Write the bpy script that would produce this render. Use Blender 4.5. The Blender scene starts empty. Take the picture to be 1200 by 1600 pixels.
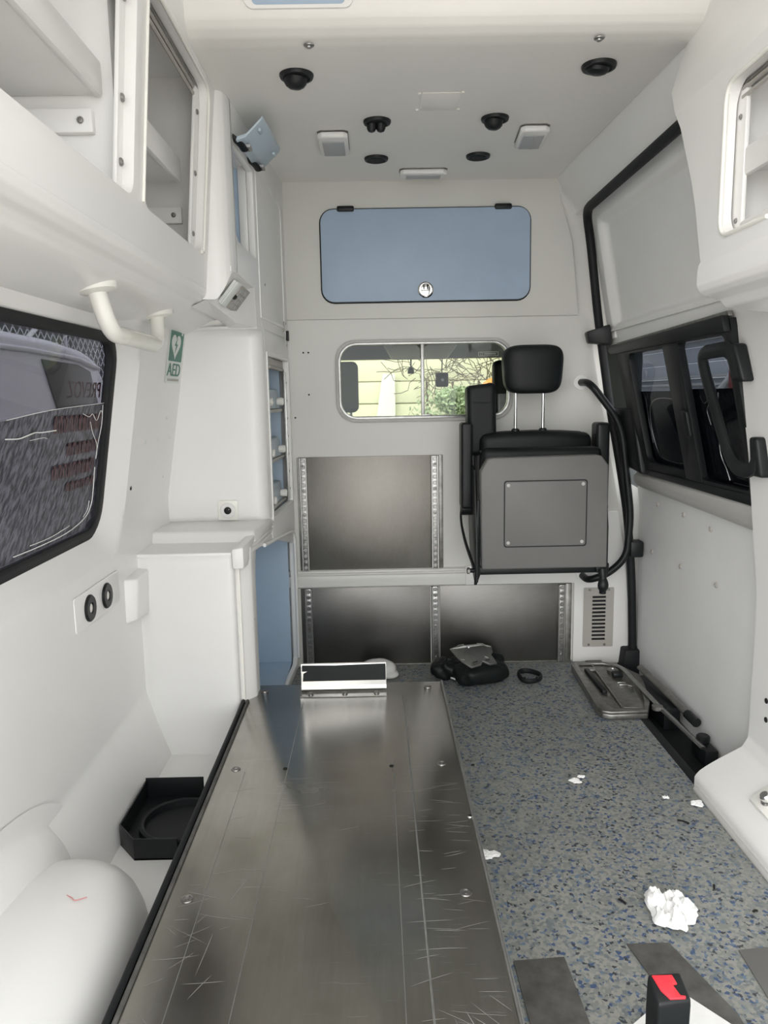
import bpy, bmesh, math, random
from mathutils import Vector, Matrix
from mathutils.geometry import tessellate_polygon
random.seed(7)
S = bpy.context.scene
COL = S.collection
PI = math.pi

# ------------------------------------------------------------------ camera
cam = bpy.data.cameras.new('camera'); cam_o = bpy.data.objects.new('camera', cam); COL.objects.link(cam_o)
cam.sensor_fit = 'VERTICAL'; cam.sensor_height = 36; cam.lens = 1190 / 1600 * 36
cam.clip_start = 0.02; cam.clip_end = 200
cam_o.matrix_world = Matrix(((0.99975331, 0.02006903, -0.00951569, 0.0),
                             (-0.01245762, 0.15198298, -0.9883046, 0.0),
                             (-0.01838809, 0.98817934, 0.1521955, 1.06), (0, 0, 0, 1)))
S.camera = cam_o
# ------------------------------------------------------------------ sky, exposure
world = bpy.data.worlds.new('sky'); S.world = world; world.use_nodes = True
bg = world.node_tree.nodes['Background']
bg.inputs[0].default_value = (0.975, 0.99, 1.0, 1); bg.inputs[1].default_value = 1.0
sun = bpy.data.lights.new('hazy_sun', 'SUN'); sun.energy = .9; sun.angle = math.radians(60); sun.color = (1, .98, .95)
sun_o = bpy.data.objects.new('hazy_sun', sun); COL.objects.link(sun_o)
sun_o.rotation_euler = Vector((.50, .78, -.40)).to_track_quat('-Z', 'Y').to_euler()
vs = S.view_settings
vs.view_transform = 'Standard'; vs.look = 'None'; vs.gamma = 1; vs.use_curve_mapping = False
vs.exposure = 1.68
S.cycles.max_bounces = 14; S.cycles.diffuse_bounces = 8; S.cycles.glossy_bounces = 5
S.cycles.transparent_max_bounces = 16; S.cycles.transmission_bounces = 8

# ------------------------------------------------------------------ materials
def nt_new(name):
    m = bpy.data.materials.new(name); m.use_nodes = True
    return m, m.node_tree, m.node_tree.nodes['Principled BSDF']
def setp(b, **k):
    for n, v in k.items():
        n = n.replace('_', ' ')
        if n in b.inputs: b.inputs[n].default_value = v
def c4(c): return (c[0], c[1], c[2], 1)
def coords(t, scale=(1, 1, 1), rot=(0, 0, 0)):
    tc = t.nodes.new('ShaderNodeTexCoord'); mp = t.nodes.new('ShaderNodeMapping')
    mp.inputs['Scale'].default_value = scale; mp.inputs['Rotation'].default_value = rot
    t.links.new(tc.outputs['Object'], mp.inputs[0]); return mp.outputs[0]
def noise(t, vec, scale, detail=3, rough=.55):
    n = t.nodes.new('ShaderNodeTexNoise'); n.inputs['Scale'].default_value = scale
    n.inputs['Detail'].default_value = detail; n.inputs['Roughness'].default_value = rough
    t.links.new(vec, n.inputs['Vector']); return n.outputs['Fac']
def ramp(t, fac, stops, const=False):
    r = t.nodes.new('ShaderNodeValToRGB'); e = r.color_ramp.elements
    if const: r.color_ramp.interpolation = 'CONSTANT'
    while len(e) > 1: e.remove(e[-1])
    for i, (p, c) in enumerate(stops):
        el = e[0] if i == 0 else e.new(p)
        el.position = p; el.color = c4(c) if not isinstance(c, float) else (c, c, c, 1)
    t.links.new(fac, r.inputs[0]); return r.outputs[0]
def bump(t, b, fac, strength, dist=.002):
    n = t.nodes.new('ShaderNodeBump'); n.inputs['Strength'].default_value = strength; n.inputs['Distance'].default_value = dist
    t.links.new(fac, n.inputs['Height']); t.links.new(n.outputs[0], b.inputs['Normal'])
def flat(name, col, rough=.5, metal=0., var=.06, vscale=9., bstr=0., bscale=300., **k):
    m, t, b = nt_new(name); setp(b, Roughness=rough, Metallic=metal, **k)
    v = coords(t); f = noise(t, v, vscale, 4)
    lo = [max(0, x * (1 - var)) for x in col]; hi = [min(1, x * (1 + var)) for x in col]
    t.links.new(ramp(t, f, [(.3, lo), (.7, hi)]), b.inputs['Base Color'])
    if bstr: bump(t, b, noise(t, v, bscale, 2), bstr, .001)
    return m

M = {}
M['white'] = flat('white_gelcoat', (.815, .81, .795), .30, var=.025, vscale=3, bstr=.05, bscale=160)
M['ceil'] = flat('ceiling_gelcoat', (.83, .815, .78), .42, var=.02, vscale=3, bstr=.06, bscale=220)
M['white_gloss'] = flat('white_painted_tube', (.86, .85, .80), .18, var=.02)
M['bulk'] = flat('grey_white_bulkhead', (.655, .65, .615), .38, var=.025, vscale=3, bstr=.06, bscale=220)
M['doorwhite'] = flat('door_card_white', (.83, .83, .82), .45, var=.03, vscale=4)
M['blue'] = flat('pale_blue_laminate', (.37, .47, .60), .45, var=.03)
M['niche'] = flat('light_blue_niche_paint', (.46, .58, .71), .45, var=.03)
M['bluegrey'] = flat('grey_blue_plastic', (.47, .56, .63), .4, var=.03)
M['black'] = flat('black_plastic', (.010, .0115, .0125), .42, var=.2, bstr=.1, Specular_IOR_Level=.3)
M['rubber'] = flat('black_rubber', (.009, .010, .0115), .6, var=.25, Specular_IOR_Level=.3)
M['fabric'] = flat('black_vinyl', (.007, .009, .0095), .5, var=.2, bstr=.25, bscale=700, Specular_IOR_Level=.28)
M['grey'] = flat('grey_plastic', (.15, .149, .145), .5, var=.04, bstr=.12, bscale=600)
M['ltgrey'] = flat('light_grey_plastic', (.48, .475, .455), .5, var=.03)
M['lens'] = flat('frosted_lens', (.42, .43, .44), .35, var=.03)
M['scratch'] = flat('bright_scratched_steel', (.50, .49, .47), .5, .6, var=.1)
M['bracket'] = flat('polished_bracket_steel', (.40, .40, .39), .16, 1., var=.05)
M['chrome'] = flat('chrome', (.75, .75, .74), .08, 1., var=.02)
M['alu'] = flat('aluminium', (.44, .44, .43), .38, 1., var=.1, vscale=60)
M['screwm'] = flat('screw_steel', (.34, .33, .32), .35, 1., var=.15, vscale=80)
M['dark'] = flat('dark_void', (.006, .006, .007), .8, var=.1)
M['paper'] = flat('white_paper', (.86, .86, .85), .8, var=.03, vscale=40, bstr=.3, bscale=120)
M['mat'] = flat('worn_grey_rubber', (.09, .088, .083), .7, var=.35, vscale=25, bstr=.3, bscale=200)
M['red'] = flat('red_button_plastic', (.72, .03, .045), .35, var=.05)
M['green'] = flat('sign_green', (.055, .19, .15), .5, var=.03)
M['signw'] = flat('sign_white', (.72, .75, .73), .5, var=.02)
M['ventgrey'] = flat('vent_plate_grey', (.40, .38, .35), .5, var=.03)
M['orange'] = flat('orange_fruitlike_plastic', (.95, .33, .09), .6, var=.06)
M['redfade'] = flat('faded_red_print', (.105, .055, .062), .6, var=.35, vscale=70)
M['redmark'] = flat('faint_red_pen', (.60, .26, .26), .6)
M['redprint'] = flat('red_vinyl_lettering', (.24, .03, .035), .6, var=.1)
M['cast'] = flat('cast_grey_metal', (.26, .255, .24), .42, .85, var=.25, vscale=35, bstr=.2)
M['asphalt'] = flat('bounce_paled_concrete', (.60, .565, .51), .9, var=.3, vscale=20, bstr=.4, bscale=80)  # albedo raised so the yard throws light up into the van
M['lilac'] = flat('white_van_paint', (.55, .54, .58), .2, var=.02)
M['hedge'] = flat('dark_foliage_wall', (.035, .04, .04), .9, var=.5, vscale=6)
M['leaf'] = flat('hazed_leaf_green', (.36, .44, .29), .6, var=.4, vscale=8)  # paled to put the haze of the glass reflection into the leaves
M['beige'] = flat('beige_siding', (.78, .76, .60), .7, var=.05)
M['pale'] = flat('pale_rendered_wall', (.80, .80, .78), .8, var=.04)
M['cabgrey'] = flat('cab_headliner_grey', (.10, .11, .11), .8, var=.08)
M['fence'] = flat('galvanised_wire', (.62, .63, .66), .5, .0, var=.1)
M['twig'] = flat('bare_twig', (.13, .10, .08), .9, var=.3)
M['wallblue'] = flat('grey_blue_cladding', (.48, .51, .56), .7, var=.04)

# brushed steel with scuffs
def steel(name, col, rough, streak, scratch):
    m, t, b = nt_new(name); setp(b, Metallic=1.)
    v = coords(t); vs_ = coords(t, streak)
    f = noise(t, vs_, 14, 5, .65); g = noise(t, v, 5, 4)
    mx = t.nodes.new('ShaderNodeMix'); mx.data_type = 'RGBA'; mx.blend_type = 'MULTIPLY'; mx.inputs[0].default_value = 1
    t.links.new(ramp(t, f, [(.25, [x * .93 for x in col]), (.75, [min(1, x * 1.06) for x in col])]), mx.inputs[6])
    t.links.new(ramp(t, g, [(.3, (.78, .77, .74)), (.65, (1, 1, 1))]), mx.inputs[7])
    out = mx.outputs[2]
    rf = ramp(t, g, [(.2, rough * .85), (.8, rough * 1.2)])
    if scratch:
        for sc_, rot in ((scratch, .35), (scratch * 1.4, -.5)):
            w = coords(t, (1.3, 30, 3), (0, 0, rot)); n2 = noise(t, w, sc_, 2, .4)
            k = ramp(t, n2, [(.70, 0.), (.735, 1.), (.77, 0.)])
            g2 = ramp(t, noise(t, v, 3.2, 2), [(.46, 0.), (.60, .45)])
            mu = t.nodes.new('ShaderNodeMath'); mu.operation = 'MULTIPLY'; t.links.new(k, mu.inputs[0]); t.links.new(g2, mu.inputs[1])
            m2 = t.nodes.new('ShaderNodeMix'); m2.data_type = 'RGBA'; t.links.new(mu.outputs[0], m2.inputs[0])
            t.links.new(out, m2.inputs[6]); m2.inputs[7].default_value = (.8, .8, .78, 1); out = m2.outputs[2]
    t.links.new(out, b.inputs['Base Color']); t.links.new(rf, b.inputs['Roughness'])
    return m
M['tray'] = steel('scuffed_stainless', (.41, .395, .36), .24, (9, .8, 4), 7)
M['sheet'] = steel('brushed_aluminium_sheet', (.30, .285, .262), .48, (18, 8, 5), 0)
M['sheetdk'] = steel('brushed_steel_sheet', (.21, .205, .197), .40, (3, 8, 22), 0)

# speckled vinyl floor
def speckle():
    m, t, b = nt_new('speckled_vinyl'); setp(b, Roughness=.5)
    v = coords(t, (1, 1, .3))
    nz = t.nodes.new('ShaderNodeTexNoise'); nz.inputs['Scale'].default_value = 130; nz.inputs['Detail'].default_value = 2
    t.links.new(v, nz.inputs['Vector'])
    ad = t.nodes.new('ShaderNodeMix'); ad.data_type = 'RGBA'; ad.blend_type = 'LINEAR_LIGHT'; ad.inputs[0].default_value = .006
    t.links.new(v, ad.inputs[6]); t.links.new(nz.outputs['Color'], ad.inputs[7])
    vo = t.nodes.new('ShaderNodeTexVoronoi'); vo.inputs['Scale'].default_value = 150
    t.links.new(ad.outputs[2], vo.inputs['Vector'])
    sp = t.nodes.new('ShaderNodeSeparateColor'); t.links.new(vo.outputs['Color'], sp.inputs[0])
    c1 = ramp(t, sp.outputs[0], [(0, (.20, .21, .20)), (.22, (.27, .27, .25)), (.5, (.225, .235, .23)), (.70, (.15, .17, .18)),
                                 (.83, (.055, .09, .18)), (.895, (.12, .17, .24)), (.945, (.045, .052, .062))], True)
    c2 = ramp(t, noise(t, v, 2.2, 3), [(.3, (.86, .86, .85)), (.7, (1.08, 1.08, 1.06))])
    mx = t.nodes.new('ShaderNodeMix'); mx.data_type = 'RGBA'; mx.blend_type = 'MULTIPLY'; mx.inputs[0].default_value = 1
    t.links.new(c1, mx.inputs[6]); t.links.new(c2, mx.inputs[7]); t.links.new(mx.outputs[2], b.inputs['Base Color'])
    return m
M['floor'] = speckle()

def glass(name, tint, gloss=.12, rough=.02):
    m = bpy.data.materials.new(name); m.use_nodes = True; t = m.node_tree; t.nodes.clear()
    o = t.nodes.new('ShaderNodeOutputMaterial'); tr = t.nodes.new('ShaderNodeBsdfTransparent'); gl = t.nodes.new('ShaderNodeBsdfGlossy')
    tr.inputs[0].default_value = c4(tint); gl.inputs['Roughness'].default_value = rough; gl.inputs['Color'].default_value = (.9, .92, .95, 1)
    lw = t.nodes.new('ShaderNodeLayerWeight'); lw.inputs[0].default_value = .5
    pw = t.nodes.new('ShaderNodeMath'); pw.operation = 'POWER'; pw.inputs[1].default_value = 5; t.links.new(lw.outputs['Facing'], pw.inputs[0])
    fr = t.nodes.new('ShaderNodeMath'); fr.operation = 'MULTIPLY_ADD'; fr.inputs[1].default_value = .45; fr.inputs[2].default_value = .02; t.links.new(pw.outputs[0], fr.inputs[0])
    mx = t.nodes.new('ShaderNodeMixShader'); t.links.new(fr.outputs[0], mx.inputs[0])
    t.links.new(tr.outputs[0], mx.inputs[1]); t.links.new(gl.outputs[0], mx.inputs[2]); t.links.new(mx.outputs[0], o.inputs[0])
    return m
M['glass_clear'] = glass('clear_glass', (.86, .88, .83))
M['glass_tint'] = glass('tinted_glass', (.40, .40, .43))
M['glass_dark'] = glass('privacy_glass', (.32, .335, .36))
def film(name, dark, light, trans):
    m = bpy.data.materials.new(name); m.use_nodes = True; t = m.node_tree
    b = t.nodes['Principled BSDF']; setp(b, Roughness=.35)
    v0 = coords(t, (1, 1, 1), (.62, 0, 0)); mp2 = t.nodes.new('ShaderNodeMapping'); mp2.inputs['Scale'].default_value = (1, 1, .42); t.links.new(v0, mp2.inputs[0]); v = mp2.outputs[0]; n = noise(t, v, 100, 2, .5)
    t.links.new(ramp(t, n, [(.40, dark), (.52, [(a + c) / 2 for a, c in zip(dark, light)]), (.62, light)]), b.inputs['Base Color'])
    bump(t, b, n, .8, .004)
    tr = t.nodes.new('ShaderNodeBsdfTransparent'); tr.inputs[0].default_value = (.5, .5, .55, 1)
    mx = t.nodes.new('ShaderNodeMixShader'); mx.inputs[0].default_value = trans
    o = t.nodes['Material Output']
    t.links.new(b.outputs[0], mx.inputs[1]); t.links.new(tr.outputs[0], mx.inputs[2]); t.links.new(mx.outputs[0], o.inputs[0])
    return m
M['film'] = film('crinkled_window_film', (.034, .035, .048), (.16, .16, .20), .12)
M['film_dark'] = film('crinkled_dark_film', (.018, .021, .028), (.05, .055, .07), .10)

# ------------------------------------------------------------------ mesh helpers
def link(name, bm, m, parent=None, smooth=True, ang=35, origin=None):
    me = bpy.data.meshes.new(name)
    bmesh.ops.remove_doubles(bm, verts=bm.verts, dist=1e-6)
    bmesh.ops.recalc_face_normals(bm, faces=bm.faces)
    if origin is None:
        if parent is not None: origin = parent.matrix_basis.translation if parent.parent is None else parent['_o']
        else:
            xs = [v.co for v in bm.verts]
            origin = Vector(((min(c.x for c in xs) + max(c.x for c in xs)) / 2, (min(c.y for c in xs) + max(c.y for c in xs)) / 2, min(c.z for c in xs)))
    origin = Vector(origin)
    bmesh.ops.translate(bm, verts=bm.verts, vec=-origin)
    bm.to_mesh(me); bm.free()
    if smooth:
        for p in me.polygons: p.use_smooth = True
        me.set_sharp_from_angle(angle=math.radians(ang))
    me.materials.append(M[m] if isinstance(m, str) else m)
    o = bpy.data.objects.new(name, me); COL.objects.link(o)
    o['_o'] = origin[:]
    if parent is not None: o.parent = parent
    else: o.location = origin
    return o
def thing(name, label, cat, loc, group=None):
    o = bpy.data.objects.new(name, None); COL.objects.link(o); o.location = loc; o.empty_display_size = .05
    o['label'] = label; o['category'] = cat
    if group: o['group'] = group
    o['_o'] = tuple(loc)
    return o
def tag(o, label, cat, group=None):
    o['label'] = label; o['category'] = cat
    if group: o['group'] = group
    return o
def struct(o, label=None):
    o['kind'] = 'structure'
    if label: o['label'] = label
    return o
def bev(bm, w, seg=2, ang=30):
    if w <= 0: return bm
    es = [e for e in bm.edges if len(e.link_faces) == 2 and e.calc_face_angle(0) > math.radians(ang)]
    bmesh.ops.bevel(bm, geom=es, offset=w, segments=seg, profile=.5, affect='EDGES', clamp_overlap=True)
    return bm
def addbox(bm, lo, hi):
    v = [bm.verts.new((x, y, z)) for x in (lo[0], hi[0]) for y in (lo[1], hi[1]) for z in (lo[2], hi[2])]
    for f in ((0, 1, 3, 2), (4, 6, 7, 5), (0, 4, 5, 1), (2, 3, 7, 6), (0, 2, 6, 4), (1, 5, 7, 3)): bm.faces.new([v[i] for i in f])
    return bm
def box(name, lo, hi, m, parent=None, w=.004, seg=2):
    bm = addbox(bmesh.new(), lo, hi); bmesh.ops.recalc_face_normals(bm, faces=bm.faces)
    return link(name, bev(bm, w, seg), m, parent)
def hexa(name, pts, m, parent=None, w=.0, seg=2):
    """8 corners: bottom loop of 4 then top loop of 4"""
    bm = bmesh.new(); v = [bm.verts.new(p) for p in pts]
    for f in ((3, 2, 1, 0), (4, 5, 6, 7), (0, 1, 5, 4), (1, 2, 6, 5), (2, 3, 7, 6), (3, 0, 4, 7)): bm.faces.new([v[i] for i in f])
    bmesh.ops.recalc_face_normals(bm, faces=bm.faces)
    return link(name, bev(bm, w, seg), m, parent)
def rrect(u0, u1, v0, v1, r, n=6):
    r = min(r, (u1 - u0) / 2 - 1e-4, (v1 - v0) / 2 - 1e-4); out = []
    for cx, cy, a0 in ((u1 - r, v1 - r, 0), (u0 + r, v1 - r, 90), (u0 + r, v0 + r, 180), (u1 - r, v0 + r, 270)):
        for i in range(n + 1):
            a = math.radians(a0 + 90 * i / n); out.append((cx + r * math.cos(a), cy + r * math.sin(a)))
    return out
def circ(u, v, r, n=20, rv=None): return [(u + r * math.cos(2 * PI * i / n), v + (rv or r) * math.sin(2 * PI * i / n)) for i in range(n)]
def plate_bm(bm, outer, holes, fmap, t):
    """flat plate of 2-D outline with holes; fmap(u, v, w) -> world, w from 0 to t"""
    loops = [outer] + list(holes); tri = tessellate_polygon([[Vector((p[0], p[1], 0)) for p in l] for l in loops])
    allp = [p for l in loops for p in l]
    a = [bm.verts.new(fmap(p[0], p[1], 0)) for p in allp]; b = [bm.verts.new(fmap(p[0], p[1], t)) for p in allp]
    for f in tri:
        try: bm.faces.new([a[i] for i in f]); bm.faces.new([b[i] for i in reversed(f)])
        except ValueError: pass
    k = 0
    for l in loops:
        n = len(l)
        for i in range(n):
            j = (i + 1) % n
            try: bm.faces.new((a[k + i], a[k + j], b[k + j], b[k + i]))
            except ValueError: pass
        k += n
    return bm
def plate(name, outer, holes, fmap, t, m, parent=None, w=0., seg=2):
    bm = plate_bm(bmesh.new(), outer, holes, fmap, t); bmesh.ops.recalc_face_normals(bm, faces=bm.faces)
    if w: 
        bmesh.ops.dissolve_limit(bm, angle_limit=.01, verts=bm.verts, edges=bm.edges); bev(bm, w, seg, 50)
    return link(name, bm, m, parent)
def onY(y, s=-1): return lambda u, v, w: (u, y + s * w, v)           # plate facing -Y (s=-1 grows toward the viewer)
def onZ(z, s=1): return lambda u, v, w: (u, v, z + s * w)
def onX(x, s=1): return lambda u, v, w: (x + s * w, u, v)
def smooth_path(pts, n=8):
    P = [Vector(p) for p in pts]; P = [2 * P[0] - P[1]] + P + [2 * P[-1] - P[-2]]; out = []
    for i in range(1, len(P) - 2):
        for k in range(n):
            t = k / n; a, b, c, d = P[i - 1], P[i], P[i + 1], P[i + 2]
            out.append(.5 * ((2 * b) + (c - a) * t + (2 * a - 5 * b + 4 * c - d) * t * t + (3 * b - a - 3 * c + d) * t ** 3))
    out.append(P[-2]); return out
def fillet_path(pts, r, n=6):
    P = [Vector(p) for p in pts]; out = [P[0]]
    for i in range(1, len(P) - 1):
        a = (P[i - 1] - P[i]); b = (P[i + 1] - P[i]); q = min(r, a.length * .49, b.length * .49)
        s, e = P[i] + a.normalized() * q, P[i] + b.normalized() * q
        for k in range(n + 1):
            t = k / n; out.append((1 - t) ** 2 * s + 2 * t * (1 - t) * P[i] + t * t * e)
    out.append(P[-1]); return out
def tube_bm(bm, path, r, n=10, closed=False, flat_=None, up=None):
    """sweep; flat_=(a,b) gives an elliptical/flat section"""
    P = [Vector(p) for p in path]; L = len(P); rings = []
    nrm = None
    for i, p in enumerate(P):
        if closed: d = (P[(i + 1) % L] - P[i - 1]).normalized()
        else: d = (P[min(i + 1, L - 1)] - P[max(i - 1, 0)]).normalized()
        if nrm is None:
            ref = Vector(up) if up else (Vector((0, 0, 1)) if abs(d.z) < .9 else Vector((1, 0, 0)))
            nrm = (ref - d * ref.dot(d)).normalized()
        else:
            if up: nrm = Vector(up)
            nrm = (nrm - d * nrm.dot(d)).normalized()
        bi = d.cross(nrm); ra, rb = flat_ or (r, r)
        rr = r[i] / max(r) if isinstance(r, (list, tuple)) else 1
        if isinstance(r, (list, tuple)) and not flat_: ra = rb = max(r)
        rings.append([bm.verts.new(p + (nrm * math.cos(2 * PI * k / n) * ra + bi * math.sin(2 * PI * k / n) * rb) * rr) for k in range(n)])
    m = L if closed else L - 1
    for i in range(m):
        A, B = rings[i], rings[(i + 1) % L]
        for k in range(n): bm.faces.new((A[k], A[(k + 1) % n], B[(k + 1) % n], B[k]))
    if not closed: bm.faces.new(rings[0]); bm.faces.new(list(reversed(rings[-1])))
    return bm
def tube(name, path, r, m, parent=None, n=10, closed=False, flat_=None, up=None):
    return link(name, tube_bm(bmesh.new(), path, r, n, closed, flat_, up), m, parent, ang=50)
def lathe_bm(bm, prof, origin, axis, n=20):
    """prof: list of (radius, height along axis)"""
    ax = Vector(axis).normalized(); ref = Vector((0, 0, 1)) if abs(ax.z) < .9 else Vector((1, 0, 0))
    u = (ref - ax * ref.dot(ax)).normalized(); v = ax.cross(u); o = Vector(origin); rings = []
    for r, h in prof:
        if r < 1e-6: rings.append([bm.verts.new(o + ax * h)])
        else: rings.append([bm.verts.new(o + ax * h + (u * math.cos(2 * PI * k / n) + v * math.sin(2 * PI * k / n)) * r) for k in range(n)])
    for A, B in zip(rings, rings[1:]):
        for k in range(n):
            j = (k + 1) % n
            if len(A) == 1 and len(B) == 1: continue
            if len(A) == 1: bm.faces.new((A[0], B[k], B[j]))
            elif len(B) == 1: bm.faces.new((A[k], A[j], B[0]))
            else: bm.faces.new((A[k], A[j], B[j], B[k]))
    if len(rings[0]) > 1: bm.faces.new(list(reversed(rings[0])))
    if len(rings[-1]) > 1: bm.faces.new(rings[-1])
    return bm
def lathe(name, prof, origin, axis, m, parent=None, n=20):
    return link(name, lathe_bm(bmesh.new(), prof, origin, axis, n), m, parent)
def screw(parent, p, axis, r=.006, name='screw', m='screwm'):
    bm = lathe_bm(bmesh.new(), [(r, 0), (r, r * .25), (r * .75, r * .55), (r * .45, r * .6), (r * .4, r * .35), (0, r * .35)], p, axis, 12)
    return link(name, bm, m, parent)
def grid_bm(bm, fn, nu, nv, keep=None):
    V = [[bm.verts.new(fn(i / nu, j / nv)) for j in range(nv + 1)] for i in range(nu + 1)]
    for i in range(nu):
        for j in range(nv):
            if keep is None or keep((i + .5) / nu, (j + .5) / nv): bm.faces.new((V[i][j], V[i + 1][j], V[i + 1][j + 1], V[i][j + 1]))
    for v in [v for v in bm.verts if not v.link_faces]: bm.verts.remove(v)
    return bm
def sstep(a, b, x):
    t = max(0, min(1, (x - a) / (b - a))); return t * t * (3 - 2 * t)
def interp(tab, x):
    if x <= tab[0][0]: return tab[0][1]
    for (a, b), (c, d) in zip(tab, tab[1:]):
        if x <= c: return b + (d - b) * (x - a) / (c - a)
    return tab[-1][1]

# ================================================================== SETTING
REAR = .25
# ground outside, colour lightened to bounce light up onto the ceiling
o = box('ground', (-14, -12, -.66), (12, 16, -.60), 'asphalt', None, 0); struct(o, 'concrete yard outside, paled to bounce light into the van')

# floor
outer = [(-.70, REAR), (.86, REAR), (.86, 2.9), (-.70, 2.9)]
bm = plate_bm(bmesh.new(), outer, [], onZ(-.03), .03)
floor = struct(link('floor', bm, 'floor'), 'blue grey speckled vinyl floor')
sub = box('subfloor', (-.98, REAR, -.10), (1.06, 2.95, -.075), 'rubber', None, 0); struct(sub)
sub.name = 'floor_base'
# black step well along the sliding door
st = box('trim_1', (.862, 1.5, -.075), (1.05, 2.93, -.05), 'rubber', None, .003); struct(st, 'black rubber step tread beside the sliding door')
tb = box('edge_strip', (.845, 1.5, -.049), (.872, 2.9, .003), 'rubber', st, .003)

# left wall: moulded lining as a height field
WIN = (.40, 1.90, .735, 1.205)                     # window y0 y1 z0 z1 (the opening runs back out of the frame)
def wx(z): return -.66 + .17 * max(0, z - .75)
def sdf(y, z, rr=.07):
    cy, cz = (WIN[0] + WIN[1]) / 2, (WIN[2] + WIN[3]) / 2; hy, hz = (WIN[1] - WIN[0]) / 2 - rr, (WIN[3] - WIN[2]) / 2 - rr
    qy, qz = abs(y - cy) - hy, abs(z - cz) - hz
    return math.hypot(max(qy, 0), max(qz, 0)) + min(max(qy, qz), 0) - rr
def lwall(u, v):
    y = REAR + (2.62 - REAR) * u; z = -.02 + 1.36 * v
    x = wx(z)
    x += .062 * max(0, min(1, (.245 - z) / .185))                 # kick at the base
    x -= .046 * (1 - max(0, min(1, (sdf(y, z) - .008) / .060)))
    return (x, y, z)
def lkeep(u, v):
    y = REAR + (2.62 - REAR) * u; z = -.02 + 1.36 * v
    return sdf(y, z) > -.004
wl = struct(link('wall_left', grid_bm(bmesh.new(), lwall, 240, 140, lkeep), 'white', ang=24), 'white moulded lining of the left wall')
# outer shell of the van around the lining
sh = box('outer_shell', (-.99, REAR, -.1), (-.96, 3.0, 2.1), 'lilac', None, 0)
bpy.data.objects.remove(sh)
def shell_left():
    bm = bmesh.new()
    addbox(bm, (-.80, REAR, -.1), (-.775, 2.95, .70)); addbox(bm, (-.80, REAR, 1.25), (-.775, 2.95, 2.08)); addbox(bm, (-.80, 2.50, .70), (-.775, 2.95, 1.25))
    return link('wall_left_skin', bm, 'lilac', None, False)
struct(shell_left(), 'outer body skin behind the left lining')

# left white floor gutter
gut = plate('floor_gutter', [(-.70, REAR), (-.396, REAR), (-.396, 2.2), (-.70, 2.2)], [], onZ(.0), .058, 'white', None, .004); struct(gut, 'white moulded gutter between wall and steel platform')

# window 1 (left)
def wpl(off): return lambda u, v, w: (-.706 + .17 * max(-.02, v - .75) + off - w, u, v)
w1 = bpy.data.objects.new('window_1', None); COL.objects.link(w1); w1.location = (-.70, 1.2, .735); w1['_o'] = (-.70, 1.2, .735)
struct(w1, 'left side window with tinted glass and crinkled film')
plate('frame', rrect(WIN[0] - .012, WIN[1] + .012, WIN[2] - .012, WIN[3] + .012, .08), [rrect(WIN[0] + .022, WIN[1] - .026, WIN[2] + .014, WIN[3] - .010, .05)], wpl(.008), .018, 'rubber', w1, .003)
plate('pane', rrect(WIN[0] + .01, WIN[1] - .01, WIN[2] + .01, WIN[3] - .01, .05), [], wpl(-.006), .004, 'glass_tint', w1)
fy0, fy1, fz0 = WIN[0] + .024, WIN[1] - .028, WIN[2] + .018
fl = plate('film', [(fy0, fz0 + .02), (fy0 + .02, fz0), (fy1 - .05, fz0), (fy1 - .012, fz0 + .02), (fy1, fz0 + .06), (fy1, 1.052), (fy1 - .3, 1.040), (1.38, 1.026), (fy0, .99)], [], wpl(-.002), .0012, 'film', w1)
fl['label'] = 'dark crinkled film over the lower pane'
def crease(pts, r=.0016):
    off = wpl(.0005)
    tube('film_crease', smooth_path([off(y, z, 0) for y, z in pts], 4), r, 'paper', w1, 5)
random.seed(3)
crease([(1.38, .993), (1.43, .991), (1.46, .994), (1.50, .999), (1.53, .998), (1.60, .999)], .0012)
crease([(1.862, 1.048), (1.866, 1.0), (1.852, .955), (1.848, .92)], .0009)
crease([(1.74, 1.03), (1.78, 1.022), (1.80, 1.028), (1.83, 1.012), (1.85, 1.034), (1.862, 1.03)], .0008)
crease([(1.79, 1.01), (1.81, .985), (1.845, .955), (1.85, .93)], .0008)
crease([(1.846, .90), (1.85, .84), (1.846, .81), (1.82, .785), (1.76, .77), (1.68, .762), (1.55, .761), (1.45, .763)], .0011)
crease([(1.83, .82), (1.825, .80), (1.80, .785)], .0009)
crease([(1.72, .778), (1.62, .77), (1.52, .771)], .0008)
crease([(1.48, .985), (1.54, .987), (1.56, .984)], .0006)
crease([(1.38, 1.027), (1.57, 1.0415), (1.868, 1.0525)], .0007)
# mirrored red lettering on the outside of the glass
def text_mesh(name, body, size, m, parent, mat4, ext=.0006):
    cu = bpy.data.curves.new('lettering', 'FONT'); cu.body = body; cu.size = size; cu.extrude = ext; cu.align_x = 'CENTER'
    to = bpy.data.objects.new('lettering', cu); COL.objects.link(to)
    dg = bpy.context.evaluated_depsgraph_get(); me = bpy.data.meshes.new_from_object(to.evaluated_get(dg))
    bpy.data.objects.remove(to); bm = bmesh.new(); bm.from_mesh(me); bmesh.ops.transform(bm, matrix=mat4, verts=bm.verts)
    return link(name, bm, m, parent, False)
def wmat(y, z, sy=1.): 
    x = wpl(-.013)(y, z, 0)[0]
    # text x axis runs along -Y when read from outside; from inside it appears mirrored
    return Matrix.Translation((x, y, z)) @ Matrix(((0, .17, -1, 0), (-sy, 0, 0, 0), (0, 1, 0, 0), (0, 0, 0, 1)))
text_mesh('lettering', 'PREVOZ', .052, 'redprint', w1, wmat(1.775, 1.066, 1.05))
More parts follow.
